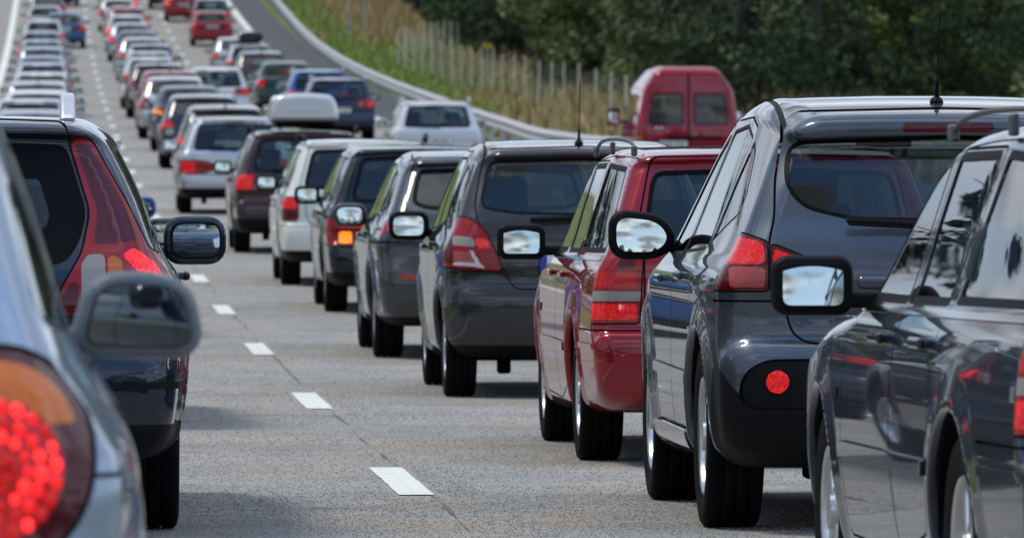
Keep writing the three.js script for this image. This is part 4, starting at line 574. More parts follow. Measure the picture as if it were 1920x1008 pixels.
function citySpec(h = 0.019, lod = 0) {                            // small rounded hatchback
  return {
    h, lod, W: 0.845, wb: 2.46, R: 0.298, tw: 0.185, belt: 0.98, spokes: 7, glass: 'tint', rBody: 0.11, rGreen: 0.10, bowR: 0.085, taperR: [0.05, 0.12], tz0: -0.6, flare: 0.02,
    prof: [[0.3, 0.23], [0.44, 0.25], [0.52, 0.32], [0.555, 0.45], [0.56, 0.58], [0.535, 0.655], [0.52, 0.68], [0.515, 0.80], [0.495, 0.93], [0.455, 1.04], [0.40, 1.14], [0.29, 1.35], [0.275, 1.40], [0.32, 1.44], [0.30, 1.465], [0.1, 1.495], [-0.3, 1.522], [-0.7, 1.53], [-1.05, 1.51], [-1.3, 1.45], [-1.85, 1.13], [-2.1, 1.0], [-2.3, 0.95], [-2.75, 0.86], [-3.02, 0.72], [-3.14, 0.55], [-3.14, 0.34], [-3.05, 0.21], [-2.8, 0.19], [-1.2, 0.19], [0.3, 0.23]],
    wid: [[0.15, 0.74], [0.22, 0.785], [0.36, 0.82], [0.54, 0.84], [0.70, 0.843], [0.84, 0.835], [0.94, 0.81], [1.0, 0.785], [1.2, 0.725], [1.4, 0.65], [1.54, 0.59]],
    crease: [[0.86, 0.010, 0.10]], ditch: { x: 0.555, z0: -1.1, z1: 0.20 },
    sideWins: [{ p: [[-1.20, 0.99], [-1.86, 0.97], [-1.75, 1.06], [-1.33, 1.33], [-1.15, 1.405], [-1.03, 1.42]], door: 1, r: 0.03 }, { p: [[-0.50, 1.02], [-1.13, 0.995], [-0.96, 1.425], [-0.40, 1.425], [-0.28, 1.40]], door: 0, r: 0.03 }, { p: [[-0.40, 1.04], [-0.19, 1.39], [0.02, 1.33], [0.04, 1.10]], r: 0.03 }],
    screen: { p: [[-0.1, 1.0], [0.66, 1.0], [0.57, 1.42], [-0.1, 1.45]], z: -0.9 },
    rearWin: { p: [[-0.1, 1.075], [0.40, 1.085], [0.585, 1.115], [0.605, 1.17], [0.565, 1.35], [0.535, 1.40], [-0.1, 1.418]], r: 0.045, z: 0.05, band: 0.016 },
    lights: [{ p: [[0.475, 0.752], [0.535, 0.90], [0.58, 0.985], [0.64, 1.045], [0.70, 1.068], [1.0, 1.06], [1.0, 0.80], [0.72, 0.765]], r: 0.035, z: 0.20, mat: 'red', segs: [{ p: [[0.63, 0.893], [0.655, 0.950], [0.765, 0.958], [0.765, 0.902]], mat: 'clear', r: 0.012, name: 'reversing_lamp' }, { p: [[0.545, 0.885], [0.575, 0.945], [0.645, 0.945], [0.62, 0.885]], mat: 'stop', r: 0.01 }, { p: [[0.575, 0.768], [0.765, 0.786], [0.765, 0.808], [0.60, 0.795]], mat: 'white', r: 0.004 }, { p: [[0.605, 0.79], [0.637, 0.795], [0.675, 0.872], [0.65, 0.872]], mat: 'white', r: 0.004 }, { p: [[0.635, 0.795], [0.667, 0.862], [0.765, 0.872], [0.765, 0.807]], mat: 'pink', r: 0.004 }, { p: [[0.76, 0.80], [0.76, 1.0], [1.0, 1.0], [1, 0.80]], mat: 'darkred' }] }],
    high: { p: [[-0.1, 1.428], [0.11, 1.428], [0.11, 1.444], [-0.1, 1.444]], z: 0.2 },
    tailgate: { p: [[-0.1, 0.645], [0.40, 0.645], [0.445, 0.70], [0.475, 0.76], [0.545, 0.93], [0.62, 1.04], [0.635, 1.12], [0.625, 1.2], [0.575, 1.42], [0.56, 1.47], [-0.1, 1.49]], r: 0.03, z: 0.05 },
    bumper: { y: 0.745, z: 0.37, cuts: [{ name: 'bumper_skirt', f3: (x, y, z) => y - 0.315, mat: 'trim' }] },
    doors: [{ p: [[-1.13, 0.26], [-1.16, 0.98], [-0.99, 1.455], [-0.35, 1.46], [-0.23, 1.42], [-0.46, 0.98], [-0.42, 0.58], [-0.52, 0.33]], r: 0.05 }, { p: [[-1.15, 0.26], [-1.18, 0.98], [-1.02, 1.45], [-1.18, 1.435], [-1.36, 1.36], [-1.98, 0.97], [-2.04, 0.83], [-2.04, 0.28]], r: 0.05 }],
    handles: [[-0.58, 0.90], [-1.36, 0.88]],
    mirror: { z: -1.72, y: 1.0, w: 0.205, h: 0.135, out: 0.15, r: 0.045, tilt: 0.085, turn: 0.09 }, mirrorMat: 'trim',
    antenna: [0.0, 1.50, 0.05, 0.38, 0.25], wiper: [0.03, 1.06, 0.475, 0.34, 0.05, -0.5], seatY: 0.08, seatZ: -0.42, plate: [0, 0.80, 0.525, 0.05],
    extra: () => [{ name: 'engine_badge', geo: merge([[0, 0.024], [0.026, 0.018], [0.05, 0.022]].map(([dx, w]) => merge([place(box(w, 0.007, 0.006, 0.002), -0.43 + dx, 0.955, 0.487), place(box(w * 0.3, 0.034, 0.006, 0.002), -0.43 + dx - w * 0.3, 0.945, 0.49), place(box(w, 0.007, 0.006, 0.002), -0.43 + dx, 0.930, 0.492)]))), mat: 'chrome', parent: 'gate' }],
  };
}
function hatchSpec(h = 0.03, lod = 0, o = {}) {                    // compact hatchback with round lamps in dark housings
  return {
    h, lod, W: 0.875, wb: 2.64, R: 0.318, tw: 0.205, belt: 0.96, spokes: 10, glass: 'tint', rBody: 0.11, rGreen: 0.09, bowR: 0.085, taperR: [0.06, 0.13], flare: 0.02,
    prof: [[0.5, 0.23], [0.7, 0.25], [0.81, 0.32], [0.85, 0.44], [0.85, 0.60], [0.82, 0.68], [0.80, 0.74], [0.79, 0.88], [0.74, 0.97], [0.68, 1.05], [0.46, 1.29], [0.42, 1.345], [0.46, 1.38], [0.42, 1.405], [0.2, 1.43], [-0.3, 1.458], [-0.75, 1.465], [-1.05, 1.445], [-1.3, 1.38], [-1.9, 1.05], [-2.15, 0.93], [-2.9, 0.82], [-3.3, 0.68], [-3.5, 0.52], [-3.5, 0.34], [-3.4, 0.21], [-3.1, 0.19], [-1.3, 0.19], [0.5, 0.23]],
    wid: [[0.15, 0.77], [0.22, 0.815], [0.36, 0.85], [0.52, 0.87], [0.68, 0.873], [0.82, 0.865], [0.92, 0.835], [0.98, 0.805], [1.2, 0.725], [1.36, 0.66], [1.48, 0.60]],
    crease: [[0.80, 0.012, 0.10]], ditch: { x: 0.565, z0: -1.1, z1: 0.30 },
    sideWins: [{ p: [[-1.22, 0.965], [-1.92, 0.95], [-1.82, 1.02], [-1.33, 1.29], [-1.15, 1.355], [-1.06, 1.365]], door: 1, r: 0.03 }, { p: [[-0.42, 1.0], [-1.14, 0.97], [-1.0, 1.37], [-0.40, 1.37], [-0.22, 1.33]], door: 0, r: 0.03 }, { p: [[-0.33, 1.02], [-0.12, 1.33], [0.08, 1.29], [0.34, 1.10], [0.30, 1.06]], r: 0.03 }],
    screen: { p: [[-0.1, 0.95], [0.70, 0.95], [0.60, 1.36], [-0.1, 1.385]], z: -0.9 },
    rearWin: { p: [[-0.1, 1.03], [0.50, 1.045], [0.60, 1.09], [0.56, 1.28], [0.53, 1.33], [-0.1, 1.35]], r: 0.05, z: 0.15, band: 0.03 },
    lights: o.lights || [{ p: [[0.50, 0.865], [0.545, 0.965], [0.72, 1.01], [1.0, 1.0], [1.0, 0.83], [0.62, 0.83]], r: 0.04, z: 0.44, mat: 'lampdark', segs: [{ f: circleSDF(0.712, 0.925, 0.058), mat: 'stop' }, { f: circleSDF(0.605, 0.91, 0.052), mat: 'amber' }, { p: [[0.78, 0.86], [0.78, 0.97], [1, 0.97], [1, 0.86]], mat: 'red' }] }],
    high: { p: [[-0.1, 1.365], [0.13, 1.365], [0.13, 1.382], [-0.1, 1.382]], z: 0.4 },
    tailgate: { p: [[-0.1, 0.70], [0.48, 0.70], [0.50, 0.80], [0.56, 0.97], [0.63, 1.03], [0.64, 1.1], [0.58, 1.35], [0.55, 1.41], [-0.1, 1.42]], r: 0.04, z: 0.1 },
    bumper: { y: 0.815, z: 0.40, cuts: [{ name: 'bumper_reflector', p: [[0.50, 0.555], [0.50, 0.59], [0.70, 0.60], [0.70, 0.57]], r: 0.012, mat: 'brightred', lr: true, off: 0.003 }, { name: 'bumper_skirt', f3: (x, y, z) => y - 0.30, mat: 'trim' }] },
    doors: [{ p: [[-1.14, 0.26], [-1.17, 0.96], [-1.02, 1.405], [-0.36, 1.41], [-0.18, 1.36], [-0.40, 0.96], [-0.42, 0.58], [-0.54, 0.33]], r: 0.05 }, { p: [[-1.16, 0.26], [-1.19, 0.96], [-1.05, 1.40], [-1.18, 1.385], [-1.36, 1.32], [-2.02, 0.95], [-2.10, 0.82], [-2.10, 0.28]], r: 0.05 }],
    handles: [[-0.58, 0.87], [-1.38, 0.85]],
    mirror: { z: -1.80, y: 0.985, w: 0.20, h: 0.13, out: 0.14, r: 0.05, tilt: lod ? 0.0 : 0.055 }, mirrorMat: o.mirrorMat || 'paint', seatZ: -0.42,
    plate: [0, 0.80, 0.81, 0], wiper: lod < 2 ? [0.02, 1.02, 0.71, 0.36, -0.04, -0.7] : null, exhaust: [0.5, 0.26, 0.75], ...o.more,
  };
}
function tallEstateSpec(h = 0.021, lod = 0) {                      // big estate with lamps running up the rear pillars
  return {
    h, lod, W: 0.93, wb: 2.815, R: 0.345, tw: 0.225, belt: 1.02, spokes: 5, glass: 'tint', rBody: 0.11, rGreen: 0.09, bowR: 0.06, taperR: [0.06, 0.09], flare: 0.02,
    prof: [[0.7, 0.28], [0.95, 0.30], [1.06, 0.36], [1.10, 0.48], [1.10, 0.62], [1.07, 0.69], [1.055, 0.74], [1.05, 0.88], [1.02, 0.97], [0.97, 1.06], [0.80, 1.40], [0.775, 1.455], [0.81, 1.485], [0.77, 1.51], [0.5, 1.535], [-0.2, 1.55], [-0.8, 1.545], [-1.2, 1.50], [-1.9, 1.12], [-2.2, 1.02], [-3.0, 0.94], [-3.45, 0.82], [-3.66, 0.65], [-3.68, 0.42], [-3.55, 0.26], [-3.3, 0.24], [-1.3, 0.24], [0.7, 0.28]],
    wid: [[0.18, 0.82], [0.26, 0.865], [0.38, 0.90], [0.55, 0.922], [0.72, 0.928], [0.86, 0.918], [0.95, 0.89], [1.01, 0.86], [1.06, 0.835], [1.25, 0.765], [1.45, 0.665], [1.56, 0.60]],
    crease: [[0.92, 0.014, 0.10]],
    sideWins: [{ p: [[-1.24, 1.035], [-1.98, 1.03], [-1.86, 1.10], [-1.36, 1.38], [-1.2, 1.435], [-1.12, 1.44]], door: 1, r: 0.03 }, { p: [[-0.44, 1.05], [-1.15, 1.035], [-1.06, 1.445], [-0.30, 1.45]], door: 0, r: 0.03 }, { p: [[-0.33, 1.055], [-0.19, 1.45], [0.50, 1.42], [0.70, 1.08]], r: 0.03, priv: true }],
    screen: { p: [[-0.1, 1.03], [0.74, 1.03], [0.63, 1.46], [-0.1, 1.485]], z: -1.0 },
    rearWin: { p: [[-0.1, 0.985], [0.47, 1.0], [0.525, 1.08], [0.55, 1.19], [0.475, 1.435], [-0.1, 1.455]], r: 0.04, z: 0.4, band: 0.13 },
    lights: [{ p: [[0.485, 1.455], [0.56, 1.46], [0.705, 1.20], [0.775, 1.05], [0.96, 0.98], [0.96, 0.86], [0.60, 0.80], [0.42, 0.83], [0.47, 0.93], [0.535, 1.04], [0.565, 1.19]], r: 0.035, z: 0.55, mat: 'red', segs: [{ p: [[0.435, 0.835], [0.49, 0.935], [0.52, 0.935], [0.52, 0.82]], mat: 'darkred' }, { p: [[0.53, 0.83], [0.53, 1.0], [0.555, 1.035], [0.615, 1.035], [0.62, 0.83]], mat: 'clear' }, { p: [[0.63, 0.84], [0.625, 1.035], [0.675, 1.02], [0.70, 0.85]], mat: 'amber' }, { p: [[0.675, 1.035], [0.72, 1.06], [0.80, 1.0], [0.85, 0.90], [0.85, 0.87], [0.775, 0.87], [0.755, 0.95]], r: 0.02, mat: 'brakeled' }, { p: [[0.505, 1.44], [0.555, 1.44], [0.69, 1.20], [0.735, 1.085], [0.575, 1.07], [0.59, 1.19]], r: 0.02, mat: 'darkred' }] }],
    high: { p: [[-0.1, 1.462], [0.14, 1.462], [0.14, 1.48], [-0.1, 1.48]], z: 0.7 },
    tailgate: { p: [[-0.1, 0.70], [0.50, 0.70], [0.48, 0.80], [0.42, 0.83], [0.47, 0.93], [0.535, 1.04], [0.565, 1.19], [0.485, 1.455], [0.47, 1.52], [-0.1, 1.54]], r: 0.03, z: 0.4 },
    bumper: { y: 0.80, z: 0.43, cuts: [{ name: 'bumper_strip', p: [[-0.1, 0.55], [1.0, 0.55], [1.0, 0.575], [-0.1, 0.575]], r: 0.004, mat: 'trim', off: 0.012 }, { name: 'bumper_skirt', f3: (x, y, z) => y - 0.42, mat: 'trim' }] },
    doors: [{ p: [[-1.15, 0.30], [-1.19, 1.03], [-1.09, 1.49], [-0.26, 1.49], [-0.40, 1.03], [-0.40, 0.66], [-0.56, 0.38]], r: 0.05 }, { p: [[-1.17, 0.30], [-1.21, 1.03], [-1.12, 1.485], [-1.24, 1.47], [-1.42, 1.40], [-2.08, 1.03], [-2.18, 0.90], [-2.2, 0.32]], r: 0.05 }],
    handles: [[-0.56, 0.94], [-1.36, 0.93]],
    mirror: { z: -1.92, y: 1.065, w: 0.21, h: 0.15, out: 0.16, r: 0.055, tilt: -0.02, turn: 0.17, R: 5 }, mirrorMat: 'paint',
    rails: { z0: -1.0, z1: 0.50, y: 1.605, in: 0.215, flat: true, feet: [0.5], mat: 'alu' }, seatY: 0.06, plate: [0, 0.80, 1.06, 0], wiper: [0, 0.985, 1.03, 0.42, -0.05, -0.42],
    extra: () => [0, 1, 2, 3, 4].map(i => ({ name: 'tailgate_letter', geo: place(i % 4 === 0 ? merge([place(box(0.012, 0.06, 0.008, 0.003), -0.014, 0, 0, 0, 0, 0.45), place(box(0.012, 0.06, 0.008, 0.003), 0.014, 0, 0, 0, 0, -0.45)]) : i === 2 ? merge([place(box(0.012, 0.056, 0.008, 0.003), -0.012, 0, 0), place(box(0.036, 0.012, 0.008, 0.003), 0.004, -0.022, 0)]) : i === 3 ? merge([place(box(0.012, 0.06, 0.008, 0.003), -0.014, 0, 0, 0, 0, 0.45), place(box(0.012, 0.06, 0.008, 0.003), 0.014, 0, 0, 0, 0, -0.45)]) : new THREE.TorusGeometry(0.024, 0.006, 6, 20), -0.22 + i * 0.11, 0.915, 1.052), mat: 'chrome', parent: 'gate' })).map((q, i) => i === 0 ? q : i === 4 ? { ...q, geo: place(new THREE.TorusGeometry(0.024, 0.006, 6, 20), 0.22, 0.915, 1.052) } : q),
  };
}
// plain estates, saloons and hatches of the queue; the lamp layout is passed in
const LAMPS = {
  stacked: [{ p: [[0.48, 0.60], [0.48, 0.83], [1.0, 0.83], [1.0, 0.60]], r: 0.015, z: 0.55, mat: 'red', segs: [{ p: [[0.49, 0.745], [0.49, 0.82], [0.74, 0.82], [0.74, 0.745]], mat: 'stop' }, { p: [[0.49, 0.722], [0.49, 0.742], [0.98, 0.742], [0.98, 0.722]], mat: 'trim', r: 0.002 }, { p: [[0.62, 0.61], [0.62, 0.715], [0.735, 0.715], [0.735, 0.61]], mat: 'turn', name: 'indicator' }] }],
  upright: [{ p: [[0.68, 0.655], [0.68, 0.885], [1.0, 0.885], [1.0, 0.655]], r: 0.015, z: 0.60, mat: 'red', segs: [{ p: [[0.69, 0.775], [0.69, 0.875], [1, 0.875], [1, 0.775]], mat: 'stop' }, { p: [[0.69, 0.665], [0.69, 0.76], [1, 0.76], [1, 0.665]], mat: 'darkred' }] }],
  wide: [{ p: [[0.44, 0.755], [0.44, 0.925], [0.62, 0.94], [1.0, 0.94], [1.0, 0.755]], r: 0.02, z: 0.60, mat: 'red', segs: [{ p: [[0.63, 0.765], [0.63, 0.93], [0.82, 0.93], [0.82, 0.765]], mat: 'stop' }, { p: [[0.50, 0.765], [0.50, 0.83], [0.61, 0.83], [0.61, 0.765]], mat: 'clear' }] }],
  oval: [{ f: (x, y) => Math.max(ellipseSDF(0.66, 0.715, 0.36, 0.105)(x, y), 0.25 - x), z: 0.55, mat: 'red', segs: [{ p: [[0.60, 0.63], [0.60, 0.80], [0.80, 0.80], [0.80, 0.63]], mat: 'stop', r: 0.03 }] }],
  corner: [{ p: [[0.60, 0.70], [0.57, 0.90], [0.66, 1.0], [1.0, 1.0], [1.0, 0.70]], r: 0.05, z: 0.45, mat: 'red', segs: [{ p: [[0.62, 0.80], [0.62, 0.90], [0.86, 0.92], [0.86, 0.80]], mat: 'stop', r: 0.02 }, { p: [[0.63, 0.72], [0.63, 0.78], [0.80, 0.78], [0.80, 0.72]], mat: 'clear' }] }],
  low: [{ p: [[0.64, 0.49], [0.64, 0.665], [1.0, 0.665], [1.0, 0.49]], r: 0.02, z: 0.6, mat: 'red', segs: [{ p: [[0.65, 0.55], [0.65, 0.60], [0.9, 0.60], [0.9, 0.55]], mat: 'clear' }] }],
  pair: [{ p: [[0.40, 0.80], [0.40, 0.94], [0.62, 0.98], [1.0, 0.96], [1.0, 0.78]], r: 0.05, z: 0.55, mat: 'red', segs: [{ f: circleSDF(0.50, 0.875, 0.042), mat: 'clear' }, { f: circleSDF(0.70, 0.87, 0.06), mat: 'stop' }] }],
  pillar: [{ p: [[0.62, 0.64], [0.615, 0.86], [0.615, 1.0], [0.55, 1.30], [0.62, 1.30], [0.74, 0.98], [1.0, 0.9], [1.0, 0.64]], r: 0.03, z: 0.5, mat: 'red', segs: [{ p: [[0.63, 0.65], [0.63, 0.80], [1, 0.80], [1, 0.65]], mat: 'stop' }] }],
};
function queueEstateSpec(h, lod, o = {}) {
  return {
    h, lod, W: 0.87, wb: 2.64, R: 0.31, tw: 0.195, belt: 0.94, spokes: 7, glass: o.glass || 'glass', rBody: 0.08, rGreen: 0.075, bowR: 0.055, taperR: [0.05, 0.09], flare: 0.012,
    prof: [[0.55, 0.24], [0.76, 0.26], [0.88, 0.32], [0.92, 0.42], [0.92, 0.53], [0.90, 0.60], [0.86, 0.63], [0.85, 0.78], [0.83, 0.90], [0.78, 0.98], [0.60, 1.33], [0.57, 1.385], [0.60, 1.405], [0.57, 1.425], [0.35, 1.44], [-0.2, 1.455], [-0.75, 1.452], [-1.1, 1.425], [-1.35, 1.35], [-1.9, 1.03], [-2.1, 0.94], [-2.9, 0.85], [-3.35, 0.73], [-3.5, 0.58], [-3.5, 0.36], [-3.4, 0.22], [-3.1, 0.2], [-1.3, 0.2], [0.55, 0.24]],
    wid: [[0.15, 0.78], [0.22, 0.815], [0.36, 0.845], [0.52, 0.863], [0.68, 0.868], [0.82, 0.86], [0.90, 0.835], [0.96, 0.81], [1.2, 0.725], [1.36, 0.655], [1.46, 0.61]],
    sideWins: [{ p: [[-1.19, 0.955], [-1.92, 0.95], [-1.82, 1.02], [-1.36, 1.29], [-1.2, 1.345], [-1.12, 1.352]], door: 1, r: 0.03 }, { p: [[-0.42, 0.96], [-1.10, 0.955], [-1.04, 1.36], [-0.28, 1.362]], door: 0, r: 0.03 }, { p: [[-0.31, 0.965], [-0.17, 1.36], [0.38, 1.345], [0.58, 0.99]], r: 0.03 }],
    screen: { p: [[-0.1, 0.95], [0.71, 0.95], [0.60, 1.35], [-0.1, 1.38]], z: -1.0 },
    rearWin: { p: [[-0.1, 0.955], [0.60, 0.96], [0.62, 1.02], [0.545, 1.31], [0.51, 1.355], [-0.1, 1.375]], r: 0.04, z: 0.25, band: 0.035 },
    lights: LAMPS[o.lamps || 'wide'], high: { p: [[-0.1, 1.384], [0.2, 1.384], [0.2, 1.408], [-0.1, 1.408]], z: 0.5 },
    tailgate: { p: [[-0.1, 0.61], [0.56, 0.61], [0.60, 0.70], [0.62, 0.93], [0.66, 1.0], [0.57, 1.34], [0.54, 1.42], [-0.1, 1.43]], r: 0.03, z: 0.25 },
    bumper: { y: 0.60, z: 0.40, mat: o.bumperMat || 'paint', cuts: [{ name: 'bumper_skirt', f3: (x, y, z) => y - (o.skirt || 0.36), mat: 'trim' }] },
    doors: [{ p: [[-1.10, 0.26], [-1.13, 0.96], [-1.06, 1.395], [-0.22, 1.40], [-0.37, 0.96], [-0.38, 0.60], [-0.52, 0.33]], r: 0.05 }, { p: [[-1.12, 0.26], [-1.15, 0.96], [-1.09, 1.39], [-1.24, 1.375], [-1.40, 1.31], [-2.02, 0.95], [-2.10, 0.82], [-2.12, 0.27]], r: 0.05 }],
    handles: [[-0.54, 0.86], [-1.34, 0.86]], mirror: { z: -1.84, y: 1.0, w: 0.185, h: 0.12, out: 0.13, r: 0.035, tilt: lod ? 0.0 : 0.055 }, mirrorMat: o.mirrorMat || 'paint',
    rails: o.rails ? { z0: -1.0, z1: 0.5, y: 1.492, in: 0.02, r: 0.016, feet: [0.35, 0.68], mat: o.rails } : null, plate: [0, 0.72, 0.857, 0], antenna: o.antenna ? [0, 1.43, 0.35, 0.3, 0.5] : null,
    wiper: lod < 2 ? [0, 0.965, 0.80, 0.38, -0.05, -0.45] : null, exhaust: [-0.4, 0.24, 0.84], ...o.more,
  };
}
function saloonSpec(h, lod, o = {}) {
  return {
    h, lod, W: 0.88, wb: 2.68, R: 0.315, tw: 0.205, belt: 0.93, spokes: 5, glass: 'glass', rBody: 0.09, rGreen: 0.09, bowR: 0.07, taperR: [0.06, 0.16], flare: 0.014,
    prof: [[0.6, 0.24], [0.86, 0.26], [1.0, 0.33], [1.03, 0.44], [1.03, 0.56], [1.0, 0.63], [0.98, 0.68], [0.985, 0.80], [0.985, 0.92], [0.965, 0.985], [0.90, 0.995], [0.62, 1.0], [0.45, 1.02], [0.10, 1.22], [-0.14, 1.345], [-0.36, 1.40], [-0.75, 1.425], [-1.1, 1.41], [-1.35, 1.34], [-1.9, 1.02], [-2.1, 0.93], [-2.9, 0.84], [-3.4, 0.72], [-3.55, 0.56], [-3.55, 0.36], [-3.4, 0.22], [-3.1, 0.2], [-1.3, 0.2], [0.6, 0.24]],
    wid: [[0.15, 0.78], [0.22, 0.82], [0.36, 0.85], [0.52, 0.872], [0.68, 0.876], [0.82, 0.868], [0.90, 0.84], [0.96, 0.805], [1.15, 0.725], [1.3, 0.655], [1.44, 0.58]],
    sideWins: [{ p: [[-1.19, 0.95], [-1.92, 0.945], [-1.82, 1.01], [-1.36, 1.27], [-1.2, 1.325], [-1.12, 1.332]], door: 1, r: 0.03 }, { p: [[-0.25, 0.96], [-1.10, 0.95], [-1.04, 1.34], [-0.62, 1.34], [-0.32, 1.28], [0.05, 1.04]], door: 0, r: 0.04 }],
    screen: { p: [[-0.1, 0.945], [0.71, 0.945], [0.58, 1.33], [-0.1, 1.355]], z: -1.0 },
    rearWin: { p: [[-0.1, 1.025], [0.62, 1.03], [0.63, 1.08], [0.52, 1.30], [0.48, 1.33], [-0.1, 1.35]], r: 0.04, z: -0.45, band: 0.03 },
    lights: LAMPS[o.lamps || 'corner'].map(l => ({ ...l, z: 0.62 })),
    rearTrim: [], tailgate: { name: 'boot_lid', p: [[-0.1, 0.68], [0.55, 0.68], [0.58, 0.86], [0.60, 0.96], [0.60, 1.02], [-0.1, 1.02]], r: 0.03, z: 0.5 }, bumper: { y: 0.655, z: 0.42, cuts: [{ name: 'bumper_skirt', f3: (x, y, z) => y - 0.33, mat: 'trim' }] },
    doors: null, mirror: { z: -1.84, y: 0.99, w: 0.19, h: 0.12, out: 0.13, r: 0.045, tilt: 0.0 }, mirrorMat: 'paint', seatZ: -0.5, seatY: -0.03, plate: [0, 0.82, 0.99, 0], exhaust: [0.5, 0.26, 0.98],
    extra: () => [], ...o.more,
  };
}
function roundLampSpec(h = 0.02) {                                 // the small silver car nearest the lens
  const led = [];
  return hatchSpec(h, 0, {
    lights: [{ f: ellipseSDF(0.605, 0.845, 0.155, 0.175), z: 0.40, mat: 'darkred', ring: 0.012, segs: [{ f: circleSDF(0.60, 0.825, 0.116), mat: 'lampglow', name: 'lamp_bowl' }, { f: (x, y) => Math.max(ellipseSDF(0.605, 0.845, 0.138, 0.158)(x, y), 0.90 - y), mat: 'deepamber', name: 'indicator' }] }],
    mirrorMat: 'shell',
    more: {
      W: 0.845, prof: [[0.4, 0.23], [0.55, 0.25], [0.64, 0.32], [0.67, 0.45], [0.67, 0.60], [0.65, 0.72], [0.635, 0.86], [0.60, 0.96], [0.55, 1.03], [0.45, 1.16], [0.26, 1.36], [0.16, 1.42], [-0.1, 1.47], [-0.5, 1.50], [-0.9, 1.49], [-1.25, 1.42], [-1.9, 1.05], [-2.15, 0.95], [-2.8, 0.84], [-3.1, 0.7], [-3.25, 0.52], [-3.25, 0.34], [-3.15, 0.21], [-2.9, 0.19], [-1.3, 0.19], [0.4, 0.23]],
      wid: [[0.15, 0.74], [0.22, 0.78], [0.36, 0.82], [0.54, 0.845], [0.72, 0.845], [0.84, 0.83], [0.93, 0.79], [1.0, 0.745], [1.1, 0.71], [1.3, 0.645], [1.5, 0.56]],
      rearWin: { p: [[-0.1, 1.03], [0.46, 1.045], [0.54, 1.08], [0.50, 1.28], [0.46, 1.33], [-0.1, 1.36]], r: 0.05, z: 0.05, band: 0.03 }, tailgate: { p: [[-0.1, 0.66], [0.40, 0.66], [0.43, 0.80], [0.46, 0.97], [0.58, 1.05], [0.54, 1.33], [0.50, 1.42], [-0.1, 1.42]], r: 0.04, z: 0.1 },
      rBody: 0.13, bowR: 0.10, noPull: true, high: null, plate: [0, 0.80, 0.655, 0], wiper: null, exhaust: null, rails: null,
      mirror: { z: -1.95, y: 1.04, w: 0.235, h: 0.155, out: 0.13, tilt: -0.01, turn: 0.22, R: 5, glass: [0.96, 0.95], p: [[0.115, -0.062, 0.03], [-0.118, -0.066, 0.03], [-0.10, 0.042, 0.06], [-0.03, 0.066, 0.06], [0.08, 0.06, 0.06]] },
      extra: ({ S, surfZ }) => { const o = []; const ring = (r, n, ph, s) => { for (let i = 0; i < n; i++) { const a = i / n * Math.PI * 2 + ph, x = 0.60 + Math.cos(a) * r, y = 0.825 + Math.sin(a) * r * 1.02; for (const sg of [-1, 1]) { const g = new THREE.SphereGeometry(s * (0.8 + 0.3 * hash3(i, 5, n)), 10, 6); g.scale(1, 1.15, 0.5); g.translate(sg * x, y, surfZ(x, y) + 0.005); o.push({ name: 'lamp_diode', geo: g, mat: ['diode', 'diodemid', 'diodedim'][(hash3(i, n, sg + 3) * 3) | 0] }); } } }; ring(0.103, 23, 0.1, 0.0125); ring(0.079, 18, 0.3, 0.0115); ring(0.057, 14, 0, 0.0105); for (const sg of [-1, 1]) { const g = new THREE.SphereGeometry(0.042, 24, 12); g.scale(1, 1, 0.12); g.translate(sg * 0.60, 0.825, surfZ(0.60, 0.825) + 0.004); o.push({ name: 'lamp_reflector', geo: g, mat: 'stop' }); } return o; },
    },
  });
}
